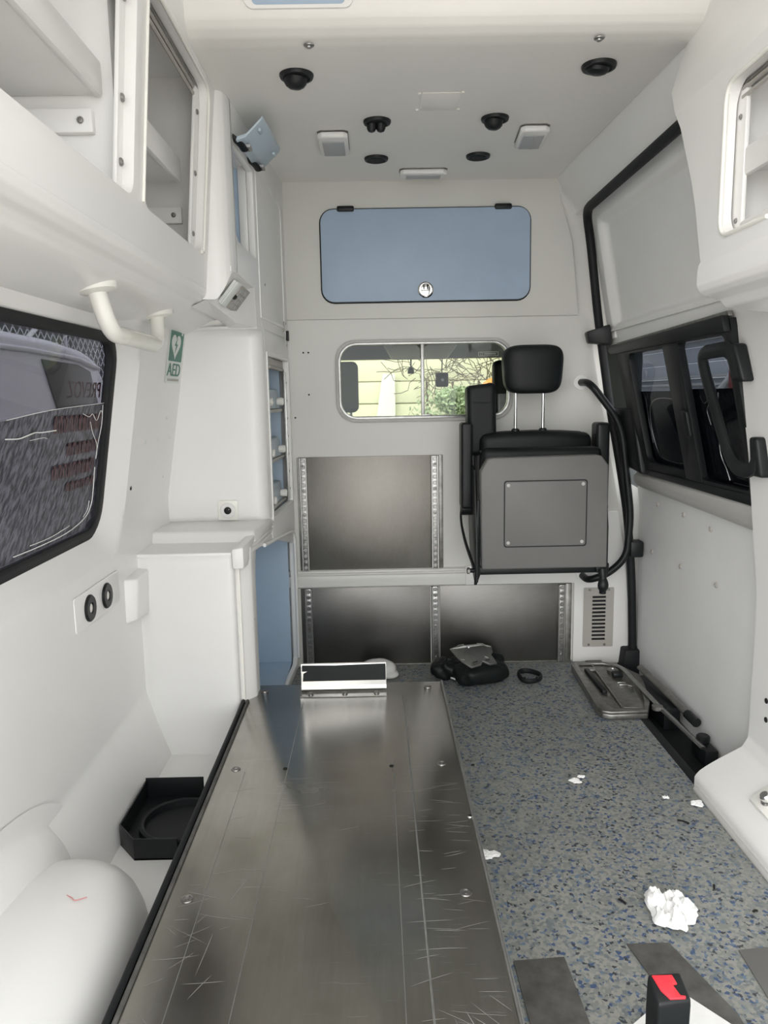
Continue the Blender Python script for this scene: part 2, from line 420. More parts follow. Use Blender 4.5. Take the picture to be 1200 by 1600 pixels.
def red_row(y0, y1, z0, z1):
    bm = bmesh.new(); y = y0
    while y < y1 - .012:
        wdt = random.uniform(.014, .024)
        for a, b, c, d in ((y, y + .006, z0, z1), (y, y + wdt, z1 - .007, z1), (y + wdt - .006, y + wdt, z0, z1)):
            plate_bm(bm, [(a, c), (b, c), (b, d), (a, d)], [], wpl(.0), .0006)
        y += wdt + .008
    link('faded_red_print', bm, 'redfade', w1, False)
red_row(1.59, 1.86, .992, 1.028); red_row(1.67, 1.85, .94, .968); red_row(1.60, 1.85, .893, .924); red_row(1.68, 1.85, .86, .88)

# ------------------------------------------------------------------ bulkhead
BY = 2.9
BW = (-.144, .522, .958, 1.263)
winhole = rrect(BW[0] + .012, BW[1] - .012, BW[2] + .012, BW[3] - .012, .06)
edge = [(1.0, -.08), (.985, .18), (.965, .40), (.940, .6), (.90, .80), (.862, .99), (.80, 1.32), (.765, 1.345)]
lower = [(-.50, -.08)] + edge + [(-.50, 1.345)]
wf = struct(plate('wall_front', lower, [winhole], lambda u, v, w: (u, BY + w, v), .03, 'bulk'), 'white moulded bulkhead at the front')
upper = [(-.50, 1.338), (.762, 1.338), (.735, 1.60), (.69, 1.75), (.69, 1.86), (-.50, 1.86)]
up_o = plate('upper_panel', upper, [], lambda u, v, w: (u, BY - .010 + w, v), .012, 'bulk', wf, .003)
# ledge band between the steel panels
def band(u, v):
    prof = [(0, .392), (-.006, .390), (-.012, .386), (-.014, .380), (-.008, .376), (-.008, .372), (-.016, .368), (-.018, .358), (-.018, .326), (-.012, .32), (0, .32)]
    i = v * (len(prof) - 1); a = int(min(i, len(prof) - 2)); f = i - a
    return (-.36 + (.34 + .36) * u, BY + prof[a][0] * (1 - f) + prof[a + 1][0] * f, prof[a][1] * (1 - f) + prof[a + 1][1] * f)
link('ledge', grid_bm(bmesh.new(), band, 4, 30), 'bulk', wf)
plate('corner_panel', [(.765, -.01), (.985, -.01), (.985, .18), (.965, .40), (.93, .60), (.90, .60), (.34, .392), (.34, .32), (.765, .32)], [], onY(BY), .012, 'white', wf, .004)
for p in ((-.262, 1.22), (-.243, 1.22), (-.246, 1.065), (-.30, .98)):
    lathe('screw_hole', [(.0035, 0), (.0035, .001), (0, .001)], (p[0], BY - .0005, p[1]), (0, -1, 0), 'dark', wf, 8)
# outer grey edge strip beside bulkhead and door seal
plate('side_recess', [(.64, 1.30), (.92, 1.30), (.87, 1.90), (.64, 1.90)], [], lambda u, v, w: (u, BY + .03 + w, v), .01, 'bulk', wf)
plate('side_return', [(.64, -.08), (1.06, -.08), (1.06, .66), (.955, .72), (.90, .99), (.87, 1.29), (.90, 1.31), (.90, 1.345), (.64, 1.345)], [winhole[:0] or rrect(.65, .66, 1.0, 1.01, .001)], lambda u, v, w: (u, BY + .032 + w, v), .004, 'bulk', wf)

# bulkhead window
w2 = bpy.data.objects.new('window_2', None); COL.objects.link(w2); w2.location = (.19, BY, .958); w2['_o'] = (.19, BY, .958)
struct(w2, 'sliding window in the bulkhead with rounded metal frame')
plate('frame', rrect(*BW, .075), [rrect(BW[0] + .011, BW[1] - .011, BW[2] + .011, BW[3] - .011, .066)], onY(BY), .010, 'ltgrey', w2, .003)
plate('inner_frame', rrect(BW[0] + .009, BW[1] - .009, BW[2] + .009, BW[3] - .009, .068), [rrect(BW[0] + .019, BW[1] - .019, BW[2] + .02, BW[3] - .019, .06)], lambda u, v, w: (u, BY - .004 + w, v), .034, 'alu', w2, .002)
plate('pane', rrect(BW[0] + .012, .186, BW[2] + .014, BW[3] - .013, .055), [], onY(BY + .02), .004, 'glass_clear', w2)
plate('pane', rrect(.176, BW[1] - .012, BW[2] + .014, BW[3] - .013, .055), [], onY(BY + .01), .004, 'glass_clear', w2)
box('slide_bar', (.176, BY - .002, BW[2] + .016), (.189, BY + .014, BW[3] - .014), 'alu', w2, .002)
box('slide_track', (-.08, BY - .001, BW[2] + .013), (.47, BY + .016, BW[2] + .022), 'alu', w2, .002)
box('latch', (.176, BY - .006, BW[2] + .020), (.215, BY + .004, BW[2] + .027), 'alu', w2, .002)
def arcpts(cx, cz, r, a0, a1, n): return [(cx + r * math.cos(math.radians(a0 + (a1 - a0) * i / n)), cz + r * math.sin(math.radians(a0 + (a1 - a0) * i / n))) for i in range(n + 1)]
text_y = BY + .007
bm = bmesh.new()
plate_bm(bm, rrect(.392, .468, 1.196, 1.212, .003), [rrect(.394, .466, 1.198, 1.210, .002)], onY(text_y), .0006)
for i in range(9):
    plate_bm(bm, [(.415 + i * .005, 1.202), (.4185 + i * .005, 1.202), (.4185 + i * .005, 1.2065), (.415 + i * .005, 1.2065)], [], onY(text_y), .0006)
plate_bm(bm, circ(.404, 1.204, .006, 12, .004), [circ(.404, 1.204, .0045, 12, .0028)], onY(text_y), .0006)
link('glass_sticker', bm, 'ltgrey', w2, False)

# ------------------------------------------------------------------ ceiling
CZ = 1.82
outer = [(-.44, 1.855), (.712, 1.855), (.668, 2.92), (-.44, 2.92)]
cl = struct(plate('ceiling', outer, [], onZ(CZ), .03, 'ceil'), 'off white ceiling panel with lamps')
def crest(u, v):            # rounded nose where the ceiling panel turns up toward the rear roof
    a = v
    prof = [(1.86, 1.82), (1.815, 1.8205), (1.78, 1.825), (1.756, 1.834), (1.740, 1.846), (1.716, 1.885), (1.67, 1.965), (1.62, 1.988), (1.2, 1.99), (REAR, 1.99)]
    i = a * (len(prof) - 1); k = int(min(i, len(prof) - 2)); f = i - k
    return (-.46 + 1.20 * u, prof[k][0] * (1 - f) + prof[k + 1][0] * f, prof[k][1] * (1 - f) + prof[k + 1][1] * f)
link('raised_roof', grid_bm(bmesh.new(), crest, 6, 36), 'ceil', cl, ang=60)
plate('display_surround', rrect(-.256, -.026, 1.858, 1.94, .02), [rrect(-.238, -.044, 1.8635, 1.93, .01)], lambda u, v, w: (u, 1.7395 - (v - 1.846) * .60 - w, v), .006, 'white', cl, .002)
plate('display_panel', rrect(-.24, -.042, 1.861, 1.932, .01), [], lambda u, v, w: (u, 1.7385 - (v - 1.846) * .60 - w, v), .002, 'blue', cl)
ro = box('roof_skin', (-.80, REAR, 2.05), (1.02, 2.98, 2.08), 'lilac', None, 0); struct(ro, 'outer roof skin'); ro.name = 'ceiling_skin'
# small ceiling marks
for p in ((.131, 2.087), (.242, 2.082), (.131, 2.200), (.243, 2.200)):
    lathe('plug', [(.005, 0), (.005, .0015), (.003, .003), (0, .003)], (p[0], p[1], CZ), (0, 0, -1), 'white_gloss', cl, 10)
plate('blank_cover', rrect(.137, .237, 2.082, 2.204, .006), [], onZ(CZ, -1), .0015, 'ceil', cl, .001)
for p in ((-.128, 1.805), (.505, 1.79)):
    lathe('bolt', [(.012, 0), (.011, .002), (.006, .003), (.0055, .006), (0, .006)], (p[0], p[1], CZ - .001), (0, 0, -1), 'alu', cl, 14)

# cornice on the right and upper right lining
def cornice(u, v):
    y = 1.70 + 1.22 * u
    x0 = .715 - (.047) * (y - 1.8) / 1.12
    prof = [(0, 1.825), (.012, 1.80), (.035, 1.765), (.05, 1.735), (.058, 1.715), (.066, 1.702), (.085, 1.700)]
    i = v * (len(prof) - 1); k = int(min(i, len(prof) - 2)); f = i - k
    dx = prof[k][0] * (1 - f) + prof[k + 1][0] * f; z = prof[k][1] * (1 - f) + prof[k + 1][1] * f
    xr = .775; s = dx / .085
    return (x0 + (xr - x0) * s, y, z)
cn = link('trim_2', grid_bm(bmesh.new(), cornice, 8, 24), 'white', ang=60); struct(cn, 'white cornice between ceiling and sliding door')
tube('seam', [(.727, 2.20, 1.801), (.738, 2.17, 1.775), (.752, 2.12, 1.742), (.762, 2.09, 1.722)], .0018, 'white_gloss', cn, 5)

# ------------------------------------------------------------------ sliding door (right)
def dx(z): return interp([(-.1, 1.012), (.35, 1.008), (.62, 1.002), (.70, .992), (1.2, .880), (1.27, .864), (1.68, .790), (1.8, .77)], z)
d1 = bpy.data.objects.new('door_1', None); COL.objects.link(d1); d1.location = (1.0, 2.3, -.07); d1['_o'] = (1.0, 2.3, -.07)
struct(d1, 'white sliding side door with window')
DY0, DY1 = 1.62, 2.86
def dgrid(z0, z1, y0, y1, off=0): return lambda u, v: (dx(z0 + (z1 - z0) * v) + off, y0 + (y1 - y0) * u, z0 + (z1 - z0) * v)
link('lower_panel', grid_bm(bmesh.new(), dgrid(-.07, .70, DY0, DY1), 6, 30), 'doorwhite', d1)
# upper card: raised border, recessed centre
def dupper(u, v):
    y = DY0 + (DY1 - DY0) * u; z = 1.225 + (1.74 - 1.225) * v
    sl = (z - 1.28) * .10
    e = min(2.795 - sl * .2 - y, 1.655 - z, z - 1.285)
    return (dx(z) + .028 * sstep(.0, .022, e), y, z)
link('upper_panel', grid_bm(bmesh.new(), dupper, 90, 60), 'doorwhite', d1, ang=60)
# pressed bead lip below the upper card
tube('panel_lip', [(dx(1.275) - .004, 1.62, 1.278), (dx(1.275) - .004, 2.80, 1.272)], .004, 'doorwhite', d1, 8)
# sill
def sill(u, v):
    prof = [(.0, .782), (-.012, .774), (-.026, .756), (-.030, .735), (-.028, .712), (-.022, .696), (-.006, .692), (0, .70)]
    i = v * (len(prof) - 1); k = int(min(i, len(prof) - 2)); f = i - k
    y = 1.90 + (2.80 - 1.90) * u; tp = 1 - .35 * u
    z = .70 + (prof[k][1] * (1 - f) + prof[k + 1][1] * f - .70) * tp + .012 * u
    return (dx(z) + (prof[k][0] * (1 - f) + prof[k + 1][0] * f), y, z)
link('sill', grid_bm(bmesh.new(), sill, 8, 28), 'ltgrey', d1, ang=60)
for p in ((2.656, .659), (2.43, .657), (2.23, .645), (2.72, .474), (2.455, .48), (2.19, .483), (2.70, .69)):
    if p[1] < .68: screw(d1, (dx(p[1]) - .0005, p[0], p[1]), (-1, 0, 0), .009, 'bolt', 'ventgrey')
# skin outside the door
def skin_right():
    bm = bmesh.new()
    addbox(bm, (1.06, REAR, -.1), (1.08, 2.95, .70)); addbox(bm, (1.06, REAR, 1.27), (1.08, 2.95, 2.08)); addbox(bm, (1.06, REAR, .70), (1.08, 1.70, 1.27));
    return link('wall_right_skin', bm, 'lilac', None, False)
struct(skin_right(), 'outer body skin behind the right lining')

# door window
def dpl(off): return lambda u, v, w: (dx(v) + off - w, u, v)
w3 = bpy.data.objects.new('window_3', None); COL.objects.link(w3); w3.location = (.93, 2.3, .78); w3['_o'] = (.93, 2.3, .78)
struct(w3, 'dark sliding window in the side door')
f_out = [(1.862, .772), (2.66, .765), (2.72, .79), (2.745, .86), (2.735, 1.17), (2.71, 1.215), (1.862, 1.228)]
p1 = rrect(2.29, 2.62, .815, 1.182, .03); p2 = rrect(1.90, 2.19, .800, 1.19, .02)
plate('frame', f_out, [p1, p2], dpl(-.004), .020, 'black', w3, .003)
plate('top_rail', [(1.862, 1.194), (2.76, 1.187), (2.78, 1.20), (2.75, 1.214), (1.862, 1.233)], [], dpl(-.018), .022, 'black', w3, .003)
plate('metal_channel', [(1.862, 1.232), (2.72, 1.216), (2.72, 1.224), (1.862, 1.244)], [], dpl(-.010), .012, 'cast', w3, .001)
plate('bottom_rail', [(1.862, .763), (2.66, .765), (2.66, .785), (1.862, .792)], [], dpl(-.012), .016, 'black', w3, .003)
plate('sliding_bar', [(2.185, .79), (2.30, .79), (2.30, 1.20), (2.19, 1.20)], [rrect(2.235, 2.236, .9, .901, .0001)], dpl(-.012), .014, 'black', w3, .004)
plate('finger_grip', rrect(2.195, 2.235, .92, 1.00, .01), [], dpl(-.02), .014, 'black', w3, .004)
plate('pane', rrect(2.26, 2.76, .790, 1.20, .02), [], dpl(.004), .004, 'glass_dark', w3)
plate('pane', rrect(1.88, 2.31, .785, 1.205, .02), [], dpl(.009), .004, 'glass_dark', w3)
plate('film', rrect(2.27, 2.75, .80, 1.055, .02), [], dpl(.0025), .001, 'film_dark', w3)
plate('film', rrect(1.89, 2.30, .79, 1.06, .02), [], dpl(.0075), .001, 'film_dark', w3)
def dcrease(pts, r, off=.0015):
    q = dpl(off); tube('film_crease', smooth_path([q(y, z, 0) for y, z in pts], 4), r, 'alu', w3, 5)
dcrease([(2.30, 1.018), (2.38, 1.032), (2.50, 1.030), (2.565, 1.005), (2.59, .95), (2.59, .90), (2.57, .85), (2.53, .832), (2.40, .828), (2.30, .838)], .0022)
dcrease([(2.57, 1.05), (2.595, 1.02), (2.608, .96), (2.605, .88)], .0014)
dcrease([(2.615, 1.05), (2.60, 1.03), (2.605, 1.0)], .0014)
dcrease([(2.05, 1.05), (2.07, 1.0), (2.09, .94), (2.10, .88), (2.08, .84), (2.07, .81)], .002, .006)
dcrease([(2.13, 1.055), (2.12, 1.02), (2.14, 1.0), (2.13, .96)], .0018, .006)
dcrease([(2.17, 1.04), (2.15, 1.02), (2.12, 1.03), (2.09, 1.045)], .0014, .006)
dcrease([(1.90, .81), (1.95, .806), (2.05, .806)], .0014, .006)

# latch housing between seat and door, seal, clips
lh = hexa('latch_cover', [(.93, 2.66, .765), (.99, 2.66, .765), (1.0, 2.87, .78), (.935, 2.85, .78), (.905, 2.70, 1.0), (.95, 2.70, 1.0), (.95, 2.87, 1.0), (.87, 2.85, 1.0)], 'black', d1, .012, 3)
tube('door_seal', fillet_path([(.752, 1.60, 1.690), (.757, 2.80, 1.690), (.790, 2.855, 1.60), (.826, 2.858, 1.32), (.878, 2.86, 1.0), (.915, 2.86, .82), (.955, 2.86, .60), (.980, 2.86, .35), (.998, 2.865, -.05)], .07), .016, 'rubber', d1, 10)
hexa('upper_catch', [(.780, 2.815, 1.232), (.862, 2.79, 1.222), (.870, 2.85, 1.222), (.785, 2.86, 1.232), (.772, 2.81, 1.272), (.850, 2.79, 1.296), (.860, 2.85, 1.296), (.775, 2.86, 1.272)], 'black', d1, .006)
box('catch_plate', (.862, 2.77, 1.245), (.905, 2.84, 1.292), 'white', d1, .004)
box('lower_catch', (.945, 2.775, .440), (.995, 2.83, .502), 'black', d1, .008)
hexa('sill_block', [(.94, 2.83, -.07), (1.02, 2.83, -.07), (1.02, 2.93, -.07), (.94, 2.93, -.07), (.955, 2.83, .06), (1.02, 2.83, .06), (1.02, 2.93, .06), (.955, 2.93, .06)], 'rubber', d1, .006)

# ------------------------------------------------------------------ right pillar
def px_(z): return interp([(.0, .842), (.03, .842), (.045, .855), (.12, .955), (.15, .968), (.20, .970), (.55, .958), (.9, .918), (1.22, .872), (1.40, .85)], z)
def pillar(u, v):
    z = [0, .02, .035, .045, .055, .07, .09, .105, .12, .13, .14, .15, .17, .20, .25, .3, .4, .5, .6, .7, .8, .9, 1.0, 1.1, 1.2, 1.3]
    i = v * (len(z) - 1); k = int(min(i, len(z) - 2)); f = i - k; zz = z[k] * (1 - f) + z[k + 1] * f
    ye = 1.885 + .025 * sstep(.15, .05, zz) - .02 * sstep(.2, .5, zz) + .02 * sstep(.9, 1.2, zz)
    t = u * 1.12
    if t <= 1: return (px_(zz), REAR + (ye - REAR) * t, zz)
    s = (t - 1) / .12
    return (px_(zz) + (1.03 - px_(zz)) * s, ye + .012 * s, zz)
wr = struct(link('wall_right', grid_bm(bmesh.new(), pillar, 112, 50), 'white', ang=50), 'white lining of the right rear wall and pillar')
tube('floor_joint', [(.838, REAR, .003), (.838, 1.89, .003)], .008, 'ltgrey', wr, 8)
for p in ((1.80, .285), (1.80, .235)):
    lathe('screw_hole', [(.007, 0), (.007, .002), (0, .002)], (px_(p[1]) - .001, p[0], p[1]), (-1, 0, 0), 'dark', wr, 10)

# ================================================================== FURNITURE
# ---- left overhead cabinet
oc = thing('overhead_cabinet', 'long white overhead cabinet with open shelves above the left window', 'cabinet', (-.5, 1.2, 1.25))
def fx(z): return -.43 + .045 * (z - 1.31) / .5
OE = 2.075
def fpl(off): return lambda u, v, w: (fx(v) + off - w, u, v)
face = [(REAR, 1.335), (OE, 1.335), (OE, 2.0), (REAR, 2.0)]
op1 = rrect(.45, 1.425, 1.415, 1.80, .03); op2 = rrect(1.482, 1.985, 1.415, 1.80, .045)
plate('face_frame', face, [op1, op2], fpl(0), .022, 'white', oc, .006, 3)
# rounded lower lip and sloping underside
def lip(u, v):
    prof = [(fx(1.345) - .001, 1.345), (fx(1.33), 1.332), (fx(1.33) - .004, 1.318), (-.445, 1.309), (-.462, 1.304), (-.474, 1.297), (-.48, 1.290), (-.50, 1.281), (-.54, 1.266), (-.575, 1.252), (-.60, 1.243), (-.62, 1.238)]
    i = v * (len(prof) - 1); k = int(min(i, len(prof) - 2)); f = i - k
    return (prof[k][0] * (1 - f) + prof[k + 1][0] * f, REAR + (2.42 - REAR) * u, prof[k][1] * (1 - f) + prof[k + 1][1] * f)
link('underside', grid_bm(bmesh.new(), lip, 6, 44), 'white', oc, ang=60)
box('back_panel', (-.70, REAR, 1.30), (-.69, OE, 2.0), 'white', oc, 0)
box('bottom_panel', (-.69, REAR, 1.375), (-.455, OE, 1.385), 'white', oc, 0)
box('top_panel', (-.69, REAR, 1.85), (-.40, OE, 1.86), 'white', oc, 0)
box('end_panel', (-.69, 2.045, 1.385), (-.43, 2.06, 1.85), 'white', oc, 0)
box('partition', (-.69, 1.432, 1.385), (-.445, 1.474, 1.85), 'white', oc, .002)
plate('divider_post', [(1.396, 1.40), (1.430, 1.40), (1.430, 1.82), (1.396, 1.82)], [], fpl(-.020), .008, 'white', oc, .002)
plate('end_strip', [(1.942, 1.40), (2.0, 1.40), (2.0, 1.82), (1.942, 1.82)], [], fpl(-.022), .008, 'white', oc, .002)
tube('edge_trim', fillet_path([(fx(1.42) + .001, 1.482, 1.42), (fx(1.8) + .001, 1.482, 1.80)], .01), .0035, 'white_gloss', oc, 8)
tube('edge_trim', fillet_path([(fx(1.417) + .001, 1.96, 1.417), (fx(1.417) + .001, 1.985, 1.417), (fx(1.8) + .001, 1.985, 1.80), (fx(1.8) + .001, 1.50, 1.80)], .045), .004, 'white_gloss', oc, 8)
# shelves with a front lip
def shelf(y0, y1, z):
    hexa('shelf', [(-.69, y0, z), (-.475, y0, z), (-.475, y1, z), (-.69, y1, z), (-.69, y0, z + .012), (-.475, y0, z + .012), (-.475, y1, z + .012), (-.69, y1, z + .012)], 'white', oc, .002)
    box('shelf_lip', (-.478, y0, z - .005), (-.462, y1, z + .055), 'white', oc, .006)
shelf(REAR, 1.43, 1.585); shelf(1.476, 1.975, 1.585)
box('shelf_lip', (-.475, REAR, 1.385), (-.455, 1.43, 1.44), 'white', oc, .006)
box('shelf_lip', (-.475, 1.476, 1.385), (-.455, 1.975, 1.44), 'white', oc, .006)
box('cleat', (-.69, 1.415, 1.52), (-.48, 1.431, 1.56), 'white', oc, .003)
box('cleat', (-.69, 2.03, 1.50), (-.48, 2.044, 1.54), 'white', oc, .003)
for z in (1.775, 1.790): tube('door_track', [(fx(z) - .028, 1.485, z), (fx(z) - .028, 1.98, z)], .004, 'ventgrey', oc, 6)
box('door_track_base', (-.43, 1.485, 1.792), (-.408, 1.98, 1.80), 'cast', oc, .001)
box('upper_hood', (-.66, 1.49, 1.70), (-.60, 1.98, 1.79), 'ltgrey', oc, .004)
for p in ((fx(1.735) - .0195, 1.413, 1.735), (fx(1.575) - .0195, 1.413, 1.575), (fx(1.47) - .0195, 1.413, 1.47)): screw(oc, p, (1, 0, 0), .0075)
for p in ((fx(1.74) - .0215, 1.960, 1.74), (fx(1.46) - .0215, 1.960, 1.46), (fx(1.60) - .0215, 1.960, 1.60)): screw(oc, p, (1, 0, 0), .0065)
for p in ((-.50, 1.414, 1.54), (-.62, 1.414, 1.54)): screw(oc, p, (0, -1, 0), .006)
for p in ((-.50, 2.029, 1.52), (-.60, 2.029, 1.52)): screw(oc, p, (0, -1, 0), .006)

# ---- tall corner cabinet on the left
tc = thing('corner_cabinet', 'tall white corner cabinet with pale blue niches beside the bulkhead', 'cabinet', (-.45, 2.5, 0))
def sx(y): return -.362 + .053 * (y - 2.05)
def spl(off): return lambda u, v, w: (sx(u) + off - w, u, v)
# upper block
up_open = [(2.118, 1.492), (2.14, 1.475), (2.37, 1.470), (2.37, 1.715), (2.135, 1.715), (2.118, 1.70)]
plate('upper_side', [(2.095, 1.386), (2.32, 1.378), (2.335, 1.27), (2.897, 1.27), (2.897, 1.90), (2.095, 1.90)], [up_open], spl(0), .02, 'white', tc, .003)
def upcorner(u, v):     # rounded vertical edge between the overhead cabinet face and this cabinet
    a = v; p = [(-.44, 2.035), (-.425, 2.036), (-.41, 2.037), (-.395, 2.040), (-.380, 2.047), (-.370, 2.058), (-.3640, 2.078), (sx(2.10) - .0015, 2.10), (sx(2.112) - .0015, 2.112)]
    i = a * (len(p) - 1); k = int(min(i, len(p) - 2)); f = i - k; z = (1.312 + .074 * sstep(.25, .75, v)) * (1 - u) + 1.99 * u
    return (p[k][0] * (1 - f) + p[k + 1][0] * f + .0015, p[k][1] * (1 - f) + p[k + 1][1] * f, z)
link('rounded_corner', grid_bm(bmesh.new(), upcorner, 6, 28), 'white', tc, ang=60)
box('niche_back', (-.60, 2.09, 1.46), (-.59, 2.40, 1.73), 'niche', tc, 0)
box('niche_lining', (-.60, 2.372, 1.46), (-.385, 2.382, 1.73), 'niche', tc, 0)
box('niche_jamb', (-.390, 2.366, 1.46), (-.366, 2.384, 1.73), 'white', tc, .002)
box('niche_lining', (-.60, 2.075, 1.46), (-.385, 2.088, 1.73), 'niche', tc, 0)
box('niche_floor', (-.60, 2.09, 1.455), (-.385, 2.38, 1.465), 'white', tc, 0)
box('niche_roof', (-.60, 2.09, 1.725), (-.385, 2.38, 1.735), 'white', tc, 0)
plate('side_bead', [(2.40, 1.30), (2.83, 1.30), (2.83, 1.72), (2.40, 1.76)], [[(2.41, 1.31), (2.82, 1.31), (2.82, 1.71), (2.41, 1.745)]], spl(.003), .004, 'white', tc, .001)
# folded-up flap door with two black hinges
fd = hexa('flap_door', [(-.345, 2.10, 1.700), (-.338, 2.10, 1.704), (-.322, 2.40, 1.704), (-.329, 2.40, 1.700), (-.315, 2.10, 1.745), (-.305, 2.10, 1.748), (-.292, 2.40, 1.748), (-.300, 2.40, 1.745)], 'bluegrey', tc, .002)
bpy.data.objects.remove(fd)
def strip(name, y0, y1, prof, th, m, w=.002):
    """folded sheet: profile in XZ swept in Y following the cabinet side"""
    bm = bmesh.new(); n = len(prof); R = []
    for y in (y0, y1):
        o_ = sx(y); R.append([bm.verts.new((o_ + p[0], y, p[1])) for p in prof] + [bm.verts.new((o_ + p[0] + th[0], y, p[1] + th[1])) for p in reversed(prof)])
    m2 = 2 * n
    for k in range(m2): bm.faces.new((R[0][k], R[0][(k + 1) % m2], R[1][(k + 1) % m2], R[1][k]))
    for r_ in R:
        for k in range(n - 1): bm.faces.new((r_[k], r_[k + 1], r_[m2 - 2 - k], r_[m2 - 1 - k]))
    bmesh.ops.recalc_face_normals(bm, faces=bm.faces)
    return link(name, bev(bm, w), m, tc)
fd = strip('flap_door', 2.115, 2.38, [(.010, 1.722), (.030, 1.728), (.036, 1.730), (.080, 1.772)], (.003, .011), 'bluegrey')
fd['label'] = 'pale blue flap door folded up under the ceiling'
for y in (2.15, 2.33):
    bm = bmesh.new(); tube_bm(bm, smooth_path([(sx(y) - .006, y - .02, 1.738), (sx(y) + .008, y - .012, 1.728), (sx(y) + .018, y, 1.720), (sx(y) + .024, y + .012, 1.712)], 4), .010, 8, flat_=(.007, .013))
    link('hinge', bm, 'black', tc)
    bm = bmesh.new(); addbox(bm, (sx(y) + .022, y + .002, 1.717), (sx(y) + .040, y + .040, 1.724)); hp = link('hinge_plate', bev(bm, .001), 'alu', tc)
    for k in range(3): screw(hp, (sx(y) + .031, y + .010 + k * .011, 1.717), (0, 0, -1), .004)
for y in (2.15, 2.35): box('pull_tab', (sx(y) + .064, y - .012, 1.752), (sx(y) + .072, y + .016, 1.760), 'bluegrey', fd, .002)
# underside wedge with the keypad facet
ka, kb, kc, kd = Vector((-.432, 2.045, 1.314)), Vector((-.3655, 2.060, 1.386)), Vector((sx(2.32) - .001, 2.32, 1.378)), Vector((-.386, 2.215, 1.268))
bm = bmesh.new()
P = {k: bm.verts.new(v) for k, v in dict(a=ka, b=kb, c=kc, d=kd, e=(sx(2.335) - .001, 2.335, 1.266), f=(-.43, 2.345, 1.266), g=(-.47, 2.36, 1.292), h=(-.47, 2.045, 1.296), i=(-.432, 2.04, 1.33), j=(-.3655, 2.06, 1.40), k=(sx(2.32) - .02, 2.32, 1.40)).items()}
for f in ('abcd', 'dce', 'def', 'adgh', 'dfg', 'abji', 'bckj'): bm.faces.new([P[k] for k in f])
bmesh.ops.recalc_face_normals(bm, faces=bm.faces)
link('keypad_facet', bm, 'white', tc, False)
plate('upper_bottom', [(-.47, 2.345), (sx(2.34), 2.34), (sx(2.897), 2.897), (-.60, 2.897), (-.60, 2.40)], [], onZ(1.262), .010, 'white', tc, .003)
# mid block: rear face and shelf niche side
def midcorner(u, v):
    R = .045; z = .655 + .635 * u; tp = .018 * (1 - sstep(0, .06, u)) + .0
    p = [(-.70, 2.40), (-.56, 2.40), (-.50, 2.40)] + [(sx(2.4) - R + R * math.sin(a * PI / 18), 2.40 + R - R * math.cos(a * PI / 18)) for a in range(0, 10)] + [(sx(2.452), 2.452), (sx(2.46), 2.46)]
    i = v * (len(p) - 1); k = int(min(i, len(p) - 2)); f = i - k
    lean = -.03 * max(0, (1 - v * 3)) * 0
    return (p[k][0] * (1 - f) + p[k + 1][0] * f, p[k][1] * (1 - f) + p[k + 1][1] * f + .03 * (1 - sstep(0, .035, u)) - .05 * sstep(.93, 1.0, u), z)
link('mid_front', grid_bm(bmesh.new(), midcorner, 60, 42), 'white', tc, ang=60)
sh_open = rrect(2.475, 2.858, .672, 1.188, .006)
plate('mid_side', [(2.455, .60), (2.897, .50), (2.897, 1.27), (2.455, 1.27)], [sh_open], spl(0), .018, 'white', tc, .002)
box('niche_back', (-.60, 2.46, .66), (-.59, 2.88, 1.20), 'niche', tc, 0)
box('niche_end', (-.60, 2.862, .66), (-.35, 2.87, 1.20), 'niche', tc, 0)
box('niche_end', (-.60, 2.455, .66), (-.37, 2.463, 1.20), 'niche', tc, 0)
box('niche_roof', (-.60, 2.46, 1.19), (-.36, 2.88, 1.20), 'ltgrey', tc, 0)
box('niche_floor', (-.60, 2.46, .66), (-.36, 2.88, .67), 'white', tc, 0)
for k, z in enumerate((1.005, .835, .675)):
    plate('shelf', [(-.59, 2.465), (sx(2.47) - .02, 2.465), (sx(2.86) - .02, 2.86), (-.59, 2.86)], [], onZ(z), .012, 'ltgrey', tc, .002)
    bn = hexa('bin', [(sx(2.47) - .050, 2.475, z + .014), (sx(2.47) - .024, 2.475, z + .014), (sx(2.80) - .024, 2.80, z + .014), (sx(2.80) - .05, 2.80, z + .014),
                      (sx(2.47) - .050, 2.475, z + .084), (sx(2.47) - .030, 2.475, z + .080), (sx(2.80) - .030, 2.80, z + .080), (sx(2.80) - .05, 2.80, z + .084)], 'bluegrey', tc, .003)
    for y in (2.56, 2.765):
        lathe('knob', [(.012, 0), (.014, .006), (.014, .02), (.011, .024), (0, .025)], (sx(y) - .026, y, z + .038), (1, 0, .0), 'white_gloss', bn, 14)
box('shutter_rail', (sx(2.66) - .018, 2.475, 1.150), (sx(2.66) - .002, 2.858, 1.160), 'ventgrey', tc, .002)
box('roller_shutter', (sx(2.66) - .022, 2.475, 1.161), (sx(2.66) - .006, 2.858, 1.186), 'ventgrey', tc, .002)
ap = box('support_rail', (sx(2.84) - .016, 2.836, .680), (sx(2.84) - .004, 2.850, 1.150), 'alu', tc, .001)
for k in range(7): screw(ap, (sx(2.84) - .004, 2.843, .72 + k * .065), (1, 0, 0), .004)
plate('niche_trim', rrect(2.46, 2.873, .657, 1.203, .012), [rrect(2.474, 2.859, .671, 1.189, .006)], spl(.004), .006, 'white', tc, .001)
bm = bmesh.new(); addbox(bm, (sx(2.7) + .001, 2.838, 1.232), (sx(2.7) + .008, 2.868, 1.330)); lt = link('door_latch', bev(bm, .002), 'signw', tc)
box('latch_bolt', (sx(2.7) + .008, 2.864, 1.262), (sx(2.7) + .017, 2.880, 1.298), 'black', lt, .002)
for z in (1.322, 1.245): screw(lt, (sx(2.7) + .008, 2.853, z), (1, 0, 0), .004)
